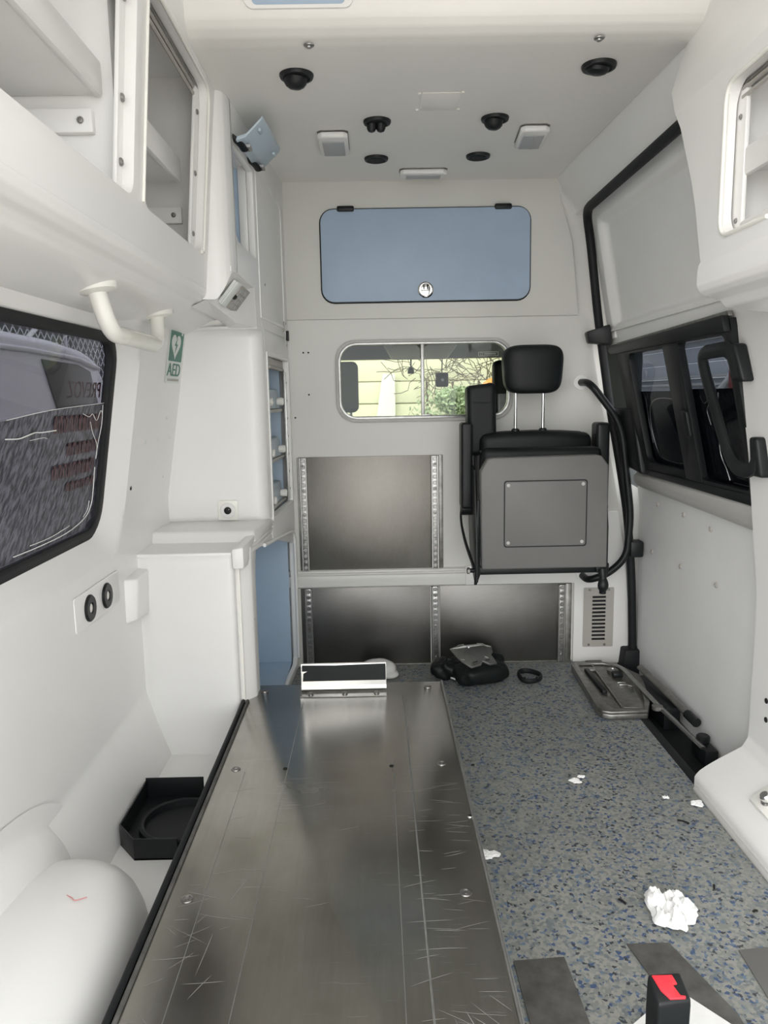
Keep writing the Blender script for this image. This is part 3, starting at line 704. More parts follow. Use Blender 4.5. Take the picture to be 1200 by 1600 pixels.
tube('finger_slot', [(sx(2.80) + .001, 2.80, 1.290), (sx(2.80) + .001, 2.805, 1.325)], .004, 'ventgrey', tc, 6)
lathe('lock_hole', [(.004, 0), (.004, .001), (0, .001)], (sx(2.49), 2.49, 1.41), (1, 0, 0), 'dark', tc, 8)
# lower block
LX, LY = -.396, 2.045
def lowfront(u, v):
    R = .018; z = .0 + .64 * u
    p = [(-.70, LY + .02), (-.655, LY + .010), (-.635, LY + .003), (-.61, LY), (-.50, LY), (LX - R, LY)] + [(LX - R + R * math.sin(a * PI / 12), LY + R - R * math.cos(a * PI / 12)) for a in range(1, 7)] + [(LX, LY + .024), (-.388, LY + .034), (-.372, LY + .052), (sx(2.115), 2.115), (sx(2.13), 2.13)]
    i = v * (len(p) - 1); k = int(min(i, len(p) - 2)); f = i - k
    foot = -.02 * (1 - sstep(0, .2, u))
    return (p[k][0] * (1 - f) + p[k + 1][0] * f, p[k][1] * (1 - f) + p[k + 1][1] * f + .012 * sstep(.965, 1, u), z + 0 * foot)
link('low_front', grid_bm(bmesh.new(), lowfront, 50, 40), 'white', tc, ang=60)
plate('ledge_top', [(-.70, LY + .008), (LX - .004, LY + .008), (LX - .002, LY + .05), (sx(2.2), 2.2), (sx(2.46), 2.46), (-.70, 2.46)], [], onZ(.628), .012, 'white', tc, .004)
hexa('ledge_step', [(-.70, 2.20, .638), (sx(2.2) - .002, 2.20, .638), (sx(2.46), 2.46, .638), (-.70, 2.46, .638), (-.70, 2.215, .672), (sx(2.2) - .010, 2.215, .672), (sx(2.46), 2.46, .672), (-.70, 2.46, .672)], 'white', tc, .008)
hexa('ledge_lip', [(-.398, 2.038, .595), (-.366, 2.042, .595), (-.362, 2.09, .595), (-.39, 2.09, .595), (-.398, 2.036, .652), (-.366, 2.040, .656), (-.358, 2.22, .660), (-.39, 2.22, .656)], 'white', tc, .006)
low_open = [(2.175, .55), (2.195, .615), (2.26, .612), (2.80, .562), (2.86, .545), (2.87, .52), (2.87, .05), (2.84, .03), (2.17, .03)]
plate('low_side', [(2.12, .0), (2.897, .0), (2.897, .62), (2.12, .628)], [low_open], spl(-.002), .018, 'white', tc, .003)
tube('side_groove', [(-.389, 2.076, .02), (-.389, 2.076, .60)], .005, 'white_gloss', tc, 8)
box('niche_back', (-.52, 2.12, .02), (-.51, 2.89, .62), 'niche', tc, 0)
box('niche_end', (-.51, 2.873, .02), (-.345, 2.885, .62), 'niche', tc, 0)
box('niche_end', (-.51, 2.155, .02), (-.38, 2.168, .62), 'niche', tc, 0)
box('niche_floor', (-.51, 2.16, .012), (-.345, 2.88, .03), 'niche', tc, 0)
tube('niche_rim', fillet_path([(sx(y) + .002, y, z) for y, z in ((2.868, .05), (2.868, .545), (2.80, .563), (2.3, .61))], .03), .006, 'white', tc, 8)
lathe('screw_hole', [(.003, 0), (.003, .001), (0, .001)], (sx(2.12), 2.12, .43), (1, 0, 0), 'ventgrey', tc, 8)

# small moulded pocket on the left wall
pk = hexa('trim_3', [(-.68, 1.92, .475), (-.635, 1.945, .485), (-.635, 2.06, .475), (-.68, 2.06, .475), (-.68, 1.925, .598), (-.628, 1.955, .594), (-.628, 2.06, .60), (-.68, 2.06, .60)], 'white', None, .006, 3); struct(pk, 'small moulded pocket on the left wall')

# ---- right overhead cabinet
rc = thing('overhead_cabinet', 'white overhead cabinet with one open shelf at the right rear', 'cabinet', (.8, 1.0, 1.23))
def rx(z): return interp([(1.22, .65), (1.64, .652), (1.70, .662), (1.83, .716), (2.0, .735)], z)
def rend(z): return interp([(1.22, 1.545), (1.30, 1.555), (1.45, 1.605), (1.60, 1.69), (1.70, 1.775), (1.80, 1.82), (2.0, 1.84)], z)
rop = rrect(.5, 1.478, 1.338, 1.605, .045)
def rpl(off): return lambda u, v, w: (rx(v) + off + w, u, v)
rf = [(REAR, 1.30)] + [(rend(z), z) for z in (1.30, 1.36, 1.42, 1.48, 1.54, 1.60, 1.64)] + [(REAR, 1.64)]
plate('face_frame', rf, [rop], rpl(0), .02, 'white', rc)
link('face_top', grid_bm(bmesh.new(), lambda u, v: (rx(1.638 + .36 * v) , REAR + (rend(1.638 + .36 * v) - REAR) * u, 1.638 + .36 * v), 10, 30), 'white', rc, ang=60)
def rendf(u, v):         # front end turning out to the door
    z = 1.25 + .58 * v; s = u; a = min(1, s * 4)
    r = .02
    return (rx(z) + .004 + .22 * s * s * (1 if s > .1 else s * 10) , rend(z) - .004 + .012 * math.sin(a * PI / 2) - .002 * s, z)
link('front_end', grid_bm(bmesh.new(), rendf, 14, 30), 'white', rc, ang=60)
def rlip(u, v):
    prof = [(.004, 1.315), (-.004, 1.300), (-.006, 1.285), (-.006, 1.262), (.0, 1.250), (.012, 1.243), (.03, 1.240), (.045, 1.236), (.06, 1.222), (.10, 1.216), (.17, 1.212), (.25, 1.21)]
    i = v * (len(prof) - 1); k = int(min(i, len(prof) - 2)); f = i - k
    dx_ = prof[k][0] * (1 - f) + prof[k + 1][0] * f; z = prof[k][1] * (1 - f) + prof[k + 1][1] * f
    t = u * 1.1
    y1 = 1.555 + .22 * max(0, dx_) 
    if t <= 1: return (.650 + dx_, REAR + (y1 - REAR) * t, z)
    s = (t - 1) / .1
    return (.650 + dx_ + .03 * s + .14 * s, y1 + .010 * math.sin(s * PI / 2), z + .004 * s)
link('lower_lip', grid_bm(bmesh.new(), rlip, 44, 44), 'white', rc, ang=60)
box('back_panel', (.95, REAR, 1.28), (.96, 1.56, 1.75), 'white', rc, 0)
box('bottom_panel', (.68, REAR, 1.305), (.95, 1.50, 1.315), 'white', rc, 0)
box('top_panel', (.672, REAR, 1.66), (.95, 1.50, 1.67), 'white', rc, 0)
box('end_panel', (.69, 1.498, 1.30), (.95, 1.508, 1.67), 'white', rc, 0)
box('end_strip', (.674, 1.445, 1.315), (.682, 1.498, 1.63), 'white', rc, .002)
hexa('shelf', [(.69, REAR, 1.46), (.95, REAR, 1.46), (.95, 1.495, 1.46), (.69, 1.49, 1.46), (.69, REAR, 1.472), (.95, REAR, 1.472), (.95, 1.495, 1.472), (.69, 1.49, 1.472)], 'white', rc, .002)
box('shelf_lip', (.676, REAR, 1.440), (.692, 1.452, 1.490), 'white', rc, .006)
box('shelf_lip', (.674, REAR, 1.315), (.69, 1.452, 1.362), 'white', rc, .005)
for z in (1.578, 1.592): tube('door_track', [(rx(z) + .024, .5, z), (rx(z) + .024, 1.462, z)], .004, 'ventgrey', rc, 6)
box('door_track_base', (.673, .5, 1.596), (.70, 1.465, 1.604), 'cast', rc, .001)
tube('edge_trim', fillet_path([(rx(1.34) - .001, 1.30, 1.338), (rx(1.34) - .001, 1.475, 1.338), (rx(1.6) - .001, 1.475, 1.605), (rx(1.6) - .001, 1.0, 1.605)], .035), .004, 'white_gloss', rc, 8)
for z in (1.545, 1.365): screw(rc, (.6735, 1.463, z), (-1, 0, 0), .005)

# ---- wheel arch cover
wa = thing('wheel_arch_cover', 'smooth white moulded wheel arch cover in the bottom left corner', 'wheel arch', (-.56, .95, .0))
def sellip(c, r, n1, nu=40, nv=20):
    def f(u, v):
        a = 2 * PI * u; b = PI / 2 * v
        s = lambda t, e: math.copysign(abs(t) ** (2 / e), t)
        return (c[0] + r[0] * s(math.cos(b), n1) * s(math.cos(a), n1), c[1] + r[1] * s(math.cos(b), n1) * s(math.sin(a), n1), c[2] + r[2] * s(math.sin(b), n1))
    return grid_bm(bmesh.new(), f, nu, nv)
def clampx(bm, x):
    for v in bm.verts: v.co.x = max(v.co.x, x)
    return bm
link('inner_dome', clampx(sellip((-.60, .90, .0), (.200, .56, .262), 2.6), -.655), 'white', wa, ang=80)
link('outer_dome', clampx(sellip((-.80, .95, .0), (.235, .60, .345), 2.8, 60, 30), -.657), 'white', wa, ang=80)
for pts in ([(-.411, .95, .14), (-.409, .98, .10), (-.410, 1.05, .09)], [(-.411, .90, .12), (-.409, .94, .09), (-.410, 1.0, .075)]):
    pass
tube('pen_mark', smooth_path([(-.535, 1.175, .238), (-.522, 1.165, .240), (-.512, 1.155, .242), (-.500, 1.172, .235)], 4), .0010, 'redmark', wa, 5)

# ---- stretcher platform
sp = thing('stretcher_platform', 'long scuffed stainless steel stretcher platform on the floor', 'platform', (-.105, 1.25, 0))
TX0, TX1, TY0, TY1, TZ = -.392, .188, .30, 2.197, .20
plate('top_plate', [(TX0, TY0), (TX1, TY0), (TX1, TY1), (-.366, TY1), (TX0, 2.09)], [], onZ(TZ - .004), .004, 'tray', sp, .001)
box('side_skirt', (TX0, TY0, .002), (TX0 + .012, 2.04, TZ - .005), 'rubber', sp, .002)
box('side_skirt', (TX1 - .012, TY0, .002), (TX1, TY1, TZ - .005), 'alu', sp, .002)
box('end_skirt', (-.35, TY1 - .012, .002), (TX1 - .012, TY1, TZ - .005), 'sheetdk', sp, .001)
tube('edge_bead', [(TX1 - .002, TY0, TZ + .001), (TX1 - .002, TY1, TZ + .001)], .0035, 'alu', sp, 8)
tube('edge_bead', [(TX0 + .001, TY0, TZ + .003), (TX0 + .001, 2.085, TZ + .003), (-.368, TY1 - .01, TZ + .003)], .006, 'rubber', sp, 8)
tube('edge_bead', [(TX0 + .012, TY0, TZ + .001), (TX0 + .012, 2.08, TZ + .001)], .004, 'mat', sp, 8)
for x, y in ((.141, 2.155), (-.342, 2.150), (-.342, 1.675), (.141, 1.680), (-.343, 1.21), (.142, 1.209), (-.343, .76), (.142, .76)):
    bm = lathe_bm(bmesh.new(), [(.011, 0), (.0105, .0015), (.0075, .002), (.0075, .0005), (.0035, .0005), (.0035, .0018), (0, .0018)], (x, y, TZ), (0, 0, 1), 16); link('bolt', bm, 'screwm', sp)
for x, y in ((-.226, 1.672), (.023, 1.673)):
    lathe('bolt_hole', [(.0055, 0), (.0055, .0006), (0, .0006)], (x, y, TZ), (0, 0, 1), 'dark', sp, 10)
lathe('bolt_head', [(.0055, 0), (.0045, .002), (0, .002)], (.179, 1.45, TZ), (0, 0, 1), 'chrome', sp, 10)
for x in (-.220, .027):       # straight creases of the pressed plate
    tube('crease', [(x, TY0, TZ - .0008), (x, 1.70 if x > 0 else 2.06, TZ - .0008)], .0012, 'alu', sp, 6)
tube('crease', [(.065, TY0, TZ - .0014), (.067, 2.105, TZ - .0014)], .0024, 'alu', sp, 6)
tube('crease', [(-.309, TY0, TZ - .0014), (-.318, 1.66, TZ - .0014)], .0018, 'alu', sp, 6)
rs = random.Random(21); bm = bmesh.new()
def scratch(x, y, a, ln, w):
    d = Vector((math.cos(a), math.sin(a), 0)); n_ = Vector((-d.y, d.x, 0)); cv = rs.uniform(-.12, .12); P_ = []
    for k in range(7):
        t_ = k / 6 - .5; P_.append(Vector((x, y, TZ + .0004)) + d * ln * t_ + n_ * cv * ln * (t_ * t_ * 4 - 1) * .25)
    P_ = [p_ for p_ in P_ if TX0 + .02 < p_.x < TX1 - .008]
    if len(P_) < 3: return
    A_ = [bm.verts.new(p_ + n_ * w * .5 * (1 - abs(k / (len(P_) - 1) * 2 - 1) ** 3)) for k, p_ in enumerate(P_)]
    B_ = [bm.verts.new(p_ - n_ * w * .5 * (1 - abs(k / (len(P_) - 1) * 2 - 1) ** 3)) for k, p_ in enumerate(P_)]
    for k in range(len(P_) - 1):
        bm.faces.new((A_[k], A_[k + 1], B_[k + 1], B_[k]))
for _ in range(60): scratch(rs.uniform(.06, .17), rs.uniform(.70, 1.62), rs.gauss(0, .16), rs.uniform(.02, .09), rs.uniform(.0005, .0011))
for _ in range(34): scratch(rs.uniform(.09, .17), rs.uniform(.68, .98), rs.gauss(2.3, .35), rs.uniform(.03, .10), rs.uniform(.0005, .0011))
for _ in range(40): scratch(rs.uniform(-.36, -.24), rs.uniform(.70, 1.30), rs.gauss(.35, .5), rs.uniform(.02, .10), rs.uniform(.0004, .0010))
for _ in range(14): scratch(rs.uniform(-.33, -.05), rs.uniform(1.1, 1.6), rs.gauss(.1, .3), rs.uniform(.02, .07), rs.uniform(.0004, .0008))
for v_ in [v_ for v_ in bm.verts if not v_.link_faces]: bm.verts.remove(v_)
bmesh.ops.dissolve_degenerate(bm, dist=1e-6, edges=bm.edges)
link('scratches', bm, 'scratch', sp, False)['kind'] = 'stuff'
# chrome angle bracket at its front end
br = (-.2315, .018); BB = 2.092
def brk(u, v):
    prof = [(0, .0005), (0, .0035), (.030, .0045), (.041, .007), (.046, .016), (.048, .030), (.053, .081), (.055, .084), (.058, .081), (.053, .027), (.050, .001)]
    i = v * (len(prof) - 1); k = int(min(i, len(prof) - 2)); f = i - k
    return (br[0] + (br[1] - br[0]) * u, BB + prof[k][0] * (1 - f) + prof[k + 1][0] * f, TZ + prof[k][1] * (1 - f) + prof[k + 1][1] * f)
bk = link('end_bracket', grid_bm(bmesh.new(), brk, 8, 50), 'bracket', sp, ang=60)
bm = bmesh.new()
plate_bm(bm, [(-.227, TZ + .032), (.0165, TZ + .032), (.0165, TZ + .080), (-.134, TZ + .077), (-.229, TZ + .079), (-.229, TZ + .061), (-.212, TZ + .061), (-.225, TZ + .054)], [], lambda u, v, w: (u, BB + .0470 + (v - TZ - .030) * .1 - w, v), .0015)
pdd = link('black_pad', bm, 'fabric', bk); pdd['label'] = 'torn black rubber pad on the chrome bracket'
for x in (-.202, -.103, -.011): screw(bk, (x, BB + .014, TZ + .004), (0, 0, 1), .008)

# ---- black open box beside the platform
bb = thing('equipment_box', 'black open plastic box with round socket beside the steel platform', 'box', (-.52, 1.68, .058))
BX0, BX1, BY0, BY1 = -.598, -.452, 1.545, 1.815
plate('tray_base', [(BX0, BY0 + .06), (BX0 + .05, BY0), (BX1, BY0), (BX1, BY1), (BX0, BY1)], [], onZ(.058), .004, 'black', bb)
def wallstrip(name, p, q, h, t=.004, z0=.058):
    p, q = Vector(p), Vector(q); d = (q - p).normalized(); n = Vector((-d.y, d.x)) * t
    hexa(name, [(p.x, p.y, z0), (q.x, q.y, z0), (q.x + n.x, q.y + n.y, z0), (p.x + n.x, p.y + n.y, z0), (p.x, p.y, z0 + h), (q.x, q.y, z0 + h), (q.x + n.x, q.y + n.y, z0 + h), (p.x + n.x, p.y + n.y, z0 + h)], 'black', bb, .001)
wallstrip('side', (BX0 + .05, BY0), (BX1, BY0), .050); wallstrip('side', (BX0, BY0 + .06), (BX0 + .05, BY0), .050)
wallstrip('side', (BX0, BY1), (BX0, BY0 + .06), .050); wallstrip('side', (BX1, BY1 - .004), (BX0, BY1 - .004), .055)
bm = lathe_bm(bmesh.new(), [(.098, .0), (.098, .018), (.092, .020), (.086, .018), (.084, .004), (0, .003)], (-.475, 1.675, .061), (0, 0, 1), 36); link('round_socket', bm, 'rubber', bb)

# ---- grab handle under overhead cabinet
gh = thing('grab_bar', 'white tubular grab handle under the left overhead cabinet', 'handle', (-.53, 1.73, 1.18))
p0, p1_ = Vector((-.530, 1.515, 1.272)), Vector((-.540, 1.965, 1.268))
tube('bar', fillet_path([p0, p0 + Vector((.012, .03, -.082)), p1_ + Vector((.012, -.05, -.078)), p1_], .05, 10), .0175, 'white_gloss', gh, 16)
for p in (p0, p1_): lathe('flange', [(.040, -.012), (.041, .002), (.038, .010), (.022, .013), (.018, .014)], p + Vector((0, 0, .004)), (0.2, 0, -1), 'white_gloss', gh, 24)
tube('plastic_sleeve', [p0 + Vector((.012, .11, -.0815)), p1_ + Vector((.012, -.085, -.0785))], .0190, glass('clear_sleeve', (.95, .95, .93)), gh, 16)

# ---- AED sign
ag = thing('aed_sign', 'green and white AED sticker with heart on the left wall', 'sign', (wx(1.17), 2.29, 1.10))
def ap_(off): return lambda u, v, w: (wx(v) + off + w, u, v)
A0, A1 = 2.215, 2.375
plate('backing', rrect(A0, A1, 1.105, 1.282, .008), [], ap_(.001), .0012, 'signw', ag)
plate('green_field', rrect(A0 + .008, A1 - .008, 1.168, 1.276, .006), [], ap_(.0022), .0008, 'green', ag)
heart = []
for i in range(40):
    t = 2 * PI * i / 40; heart.append((2.287 + .0031 * 16 * math.sin(t) ** 3, 1.214 + .0024 * (13 * math.cos(t) - 5 * math.cos(2 * t) - 2 * math.cos(3 * t) - math.cos(4 * t))))
plate('heart', heart, [], ap_(.003), .0008, 'signw', ag)
plate('lightning_bolt', [(2.295, 1.236), (2.270, 1.212), (2.286, 1.212), (2.278, 1.190), (2.304, 1.217), (2.288, 1.217)], [], ap_(.0038), .0006, 'green', ag)
cx, cz, a, b = 2.346, 1.257, .006, .016; bz = b * .75; az = a * .75
plate('cross', [(cx - a, cz - bz), (cx + a, cz - bz), (cx + a, cz - az), (cx + b, cz - az), (cx + b, cz + az), (cx + a, cz + az), (cx + a, cz + bz), (cx - a, cz + bz), (cx - a, cz + az), (cx - b, cz + az), (cx - b, cz - az), (cx - a, cz - az)], [], ap_(.003), .0008, 'signw', ag)
text_mesh('lettering', 'AED', .052, 'green', ag, Matrix.Translation((wx(1.128) + .0028, 2.293, 1.126)) @ Matrix(((0, .17, 1, 0), (1.45, 0, 0, 0), (0, 1, 0, 0), (0, 0, 0, 1))))
bm = bmesh.new(); y = A0 + .018
while y < A1 - .02:
    wdt = random.uniform(.004, .009); plate_bm(bm, [(y, 1.111), (y + wdt, 1.111), (y + wdt, 1.118), (y, 1.118)], [], ap_(.0022), .0006); y += wdt + .002
link('small_print', bm, 'ventgrey', ag, False)

# ---- wall socket, switch plate, keypad
ps = thing('power_socket', 'square white power socket with black round inlet on the corner cabinet', 'socket', (-.47, 2.4, .675))
plate('plate', rrect(-.503, -.440, .675, .738, .006), [], onY(2.4), .006, 'white_gloss', ps, .0015)
lathe('collar', [(.025, 0), (.025, .003), (.022, .005), (.021, .004), (0, .004)], (-.4715, 2.394, .7065), (0, -1, 0), 'white', ps, 24)
lathe('inlet', [(.0115, 0), (.0115, .003), (.008, .004), (.007, .001), (0, .001)], (-.4715, 2.390, .7065), (0, -1, 0), 'black', ps, 18)
screw(ps, (-.468, 2.3885, .710), (0, -1, 0), .002)

sw = thing('socket_plate', 'white wall plate with two black ring sockets below the left window', 'socket', (wx(.6), 1.74, .55))
plate('plate', rrect(1.60, 1.885, .556, .636, .008), [], lambda u, v, w: (-.659 + w, u, v), .0035, 'white', sw, .001)
for y in (1.682, 1.792):
    lathe('socket_ring', [(.031, 0), (.031, .003), (.028, .006), (.013, .006), (.011, .002)], (-.6556, y, .594), (1, 0, 0), 'black', sw, 26)
    lathe('contact', [(.0105, 0), (.0105, .0032), (0, .0032)], (-.6556, y, .594), (1, 0, 0), 'white_gloss', sw, 14)

kn = (kb - ka).cross(kd - ka).normalized()
if kn.y > 0: kn = -kn
kc_ = (ka + kb + kc + kd) / 4
ku = ((kd - ka) + (kc - kb)).normalized(); kv = kn.cross(ku).normalized()
kp = thing('control_keypad', 'small white control keypad with grey buttons on the cabinet corner', 'control panel', tuple(kc_))
def kpl(o_): return lambda u, v, w: tuple(kc_ + ku * (u * 1.7 - .002) + kv * v * 1.25 + kn * (o_ + w))
plate('keypad_body', rrect(-.032, .036, -.030, .030, .004), [], kpl(.0), .010, 'signw', kp, .002)
plate('key_field', rrect(-.006, .036, -.029, .029, .002), [], kpl(.010), .0015, 'ventgrey', kp, .0005)
plate('display_hood', rrect(-.032, -.012, -.030, .030, .003), [], kpl(.010), .006, 'signw', kp, .002)
for r_ in range(2):
    for k in range(4):
        plate('key', rrect(.001 + r_ * .018, .013 + r_ * .018, -.024 + k * .0125, -.015 + k * .0125, .001), [], kpl(.0115), .0015, 'lens', kp)
plate('knob', circ(-.008, .0, .010, 16, .006), [], kpl(.010), .006, 'black', kp, .002)

# small holes and scars in the left wall
for y, z, m_, r_ in ((2.28, 1.005, 'signw', .007), (2.09, .945, 'signw', .007), (2.21, .945, 'signw', .004), (2.34, .945, 'signw', .007), (2.31, .828, 'signw', .005), (2.00, .830, 'dark', .007)):
    lathe('screw_hole', [(r_, -.001), (r_, .0008), (r_ * .6, .0008), (r_ * .5, .0002), (0, .0002)], (wx(z), y, z), (1, 0, .0), m_, wl, 10)

# ---- blue locker on bulkhead
lk = thing('wall_locker', 'pale blue flap locker with rounded corners above the bulkhead window', 'locker', (.195, BY - .012, 1.40))
lo = rrect(-.183, .577, 1.398, 1.722, .045)
plate('gasket', rrect(-.188, .582, 1.393, 1.727, .05), [], onY(BY - .010), .004, 'rubber', lk, .001)
plate('flap', lo, [], onY(BY - .014), .012, 'blue', lk, .003)
for x in (-.091, .478):
    box('hinge', (x - .031, BY - .034, 1.713), (x + .031, BY - .010, 1.733), 'black', lk, .006)
tl = lathe('twist_lock', [(.029, 0), (.029, .003), (.025, .006), (.022, .003), (.018, .003)], (.195, BY - .026, 1.436), (0, -1, 0), 'chrome', lk, 28)
plate('lock_cylinder', circ(.195, 1.441, .0175, 18), [], onY(BY - .028), .006, 'chrome', tl, .001)
plate('lock_tongue', [(.184, 1.415), (.206, 1.415), (.213, 1.436), (.177, 1.436)], [], onY(BY - .028), .007, 'chrome', tl, .001)
for x in (.188, .202): box('lock_slot', (x - .0025, BY - .0352, 1.437), (x + .0025, BY - .0338, 1.454), 'dark', tl, 0)

# ---- steel panels with mounting rails
def rail(parent, xc, z0, z1, y0, w=.030):
    rl = box('rail', (xc - w / 2, y0 - .012, z0), (xc + w / 2, y0, z1), 'alu', parent, .002)
    bm = bmesh.new()
    for s in (-1, 1): tube_bm(bm, [(xc + s * (w / 2 - .004), y0 - .012, z0), (xc + s * (w / 2 - .004), y0 - .012, z1)], .0035, 6)
    link('rail_bead', bm, 'alu', rl)
    n = max(4, int((z1 - z0) / .022)); bm = bmesh.new()
    for k in range(n):
        z = z0 + (k + .5) * (z1 - z0) / n
        lathe_bm(bm, [(.0085, 0), (.0075, .0018), (.005, .0018), (.0045, .0004), (0, .0004)], (xc, y0 - .012, z), (0, -1, 0), 12)
    link('track_studs', bm, 'screwm', rl)
    m_ = max(3, int((z1 - z0) / .085))
    for k in range(m_):
        z = z0 + .03 + k * (z1 - z0 - .06) / (m_ - 1)
        lathe('rail_screw', [(.0055, 0), (.0055, .0025), (.003, .0032), (0, .0028)], (xc, y0 - .0122, z), (0, -1, 0), 'cast', rl, 10)
    return rl
s1 = thing('steel_panel', 'upper bare aluminium panel between two rails below the bulkhead window', 'metal panel', (-.02, BY, .388), 'metal panels on the bulkhead')
box('sheet', (-.298, BY - .004, .390), (.254, BY, .830), 'sheet', s1, .001)
rail(s1, -.277, .392, .828, BY - .004); rail(s1, .224, .392, .828, BY - .004)
box('edge_strip', (.240, BY - .006, .390), (.255, BY - .004, .830), 'cast', s1, .001); box('edge_strip', (-.300, BY - .006, .390), (-.293, BY - .004, .830), 'cast', s1, .001)
s2 = thing('steel_panel', 'lower left dark steel panel behind the platform end', 'metal panel', (-.05, BY, 0), 'metal panels on the bulkhead')
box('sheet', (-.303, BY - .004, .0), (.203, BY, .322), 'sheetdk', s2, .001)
rail(s2, -.272, .002, .318, BY - .004); rail(s2, .222, .002, .318, BY - .004)
s3 = thing('steel_panel', 'lower right dark steel panel behind the black bag', 'metal panel', (.5, BY, 0), 'metal panels on the bulkhead')
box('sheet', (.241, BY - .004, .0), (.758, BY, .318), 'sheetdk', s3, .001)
rail(s3, .718, .002, .314, BY - .004); box('edge_strip', (.735, BY - .008, .0), (.758, BY - .004, .317), 'cast', s3, .001)
box('foot_strip', (-.30, BY - .012, .0), (.76, BY - .004, .006), 'cast', wf, .001)

# ---- heater vent
vt = thing('heater_vent', 'grey vent plate with black slots under the folding seat', 'vent', (.861, BY - .012, .06))
slots = []
NS = 12
for k in range(NS):
    z = .088 + k * (.178 / (NS - .5)); slots.append([(.837, z), (.890, z), (.890, z + .0088), (.837, z + .0088)])
plate('vent_plate', rrect(.803, .921, .061, .300, .004), slots, onY(BY - .014), .003, 'ventgrey', vt, 0)
box('dark_duct', (.82, BY - .0138, .075), (.905, BY - .0125, .28), 'dark', vt, 0)
for x, z in ((.826, .292), (.900, .292), (.826, .070), (.888, .070)): screw(vt, (x, BY - .017, z), (0, -1, 0), .005)

# ---- folding attendant seat
fs = thing('attendant_folding_chair', 'black folding attendant seat with grey seat pan tipped up on the bulkhead', 'seat', (.56, 2.75, .44))
def soft(name, lo_, hi_, m, parent, w, taper=None, seg=4, cuts=3):
    bm = addbox(bmesh.new(), lo_, hi_); bmesh.ops.recalc_face_normals(bm, faces=bm.faces)
    bmesh.ops.subdivide_edges(bm, edges=bm.edges[:], cuts=cuts, use_grid_fill=True)
    if taper:
        for v in bm.verts: v.co = Vector(taper(v.co))
    bev(bm, w, seg, 40); return link(name, bm, m, parent, ang=60)
# seat pan (underside, grey)
pan = [(.353, .466), (.778, .466), (.776, .815), (.752, .846), (.738, .850), (.388, .846), (.372, .842), (.348, .800)]
pano = plate('seat_pan', pan, [], onY(2.565), .045, 'grey', fs, .006, 3)
plate('inset_groove', rrect(.426, .706, .542, .769, .010), [rrect(.430, .702, .546, .765, .008)], onY(2.520), .0016, 'black', pano, 0)
plate('inset_panel', rrect(.430, .702, .546, .765, .008), [], onY(2.520), .0025, 'grey', pano, .001)
for x, z in ((.441, .753), (.691, .754), (.690, .558), (.441, .558)):
    lathe('rivet', [(.006, 0), (.006, .001), (.003, .0022), (0, .0022)], (x, 2.5175, z), (0, -1, 0), 'ltgrey', pano, 12)
soft('seat_cushion', (.362, 2.566, .475), (.768, 2.64, .872), 'fabric', fs, .02)
def bt(c):
    x, y, z = c; k = (x - .563) / .21
    return (x, y + .012 * k * k, z - .012 * k * k * (1 if z > .8 else 0))
soft('backrest', (.368, 2.66, .50), (.765, 2.775, .926), 'fabric', fs, .028, bt)
soft('backrest_piping', (.362, 2.655, .852), (.772, 2.668, .862), 'rubber', fs, .002)
def ht(c):
    x, y, z = c; k = (x - .555) / .105; h = (z - 1.055) / .165
    return (.555 + (x - .555) * (.87 + .16 * min(1, h * 1.6) - .03 * max(0, h - .7)), y + .02 * k * k, z + (.004 * x) - .010 * k * k * h)
def pillow(name, c, r, e, m, parent, deform=None):
    def f(u, v):
        a = 2 * PI * u; b = -PI / 2 + PI * v
        q = lambda t_, k: math.copysign(abs(t_) ** (2 / k), t_)
        x, y, z = q(math.cos(b), e) * q(math.cos(a), e), q(math.cos(b), e) * q(math.sin(a), e), q(math.sin(b), e)
        if deform: x, y, z = deform(x, y, z)
        return (c[0] + r[0] * x, c[1] + r[1] * y, c[2] + r[2] * z)
    return link(name, grid_bm(bmesh.new(), f, 64, 40), m, parent, ang=80)
hr = pillow('headrest', (.556, 2.70, 1.138), (.106, .048, .084), 4.6, 'fabric', fs, lambda x, y, z: (x * (.94 + .06 * min(1, z + .6)), y + .30 * x * x, z))
for x in (.496, .593):
    tube('headrest_rod', [(x, 2.70, .90), (x, 2.70, 1.075)], .0055, 'chrome', fs, 10)
    lathe('rod_guide', [(.015, 0), (.014, .008), (.009, .012), (0, .012)], (x, 2.70, .922), (0, 0, 1), 'black', fs, 14)
# belt tower beside the headrest
def tt(c):
    x, y, z = c; h = (z - .86) / .235
    return (x - .004 * h, y, z + .012 * (x - .33) / .12 * (h > .9))
soft('belt_tower', (.330, 2.70, .84), (.432, 2.80, 1.085), 'fabric', fs, .018, tt)
box('belt_slot', (.348, 2.6975, 1.024), (.405, 2.7005, 1.028), 'dark', fs, .0005)
# armrests folded up
soft('armrest', (.300, 2.66, .655), (.340, 2.74, .958), 'black', fs, .012)
soft('armrest', (.775, 2.66, .640), (.822, 2.74, .950), 'black', fs, .014)
for x0, x1, z in ((.302, .345, .655), (.782, .824, .650)):
    lathe('armrest_pivot', [(.026, 0), (.028, .006), (.028, x1 - x0 - .006), (.026, x1 - x0)], (x0, 2.70, z), (1, 0, 0), 'black', fs, 20)
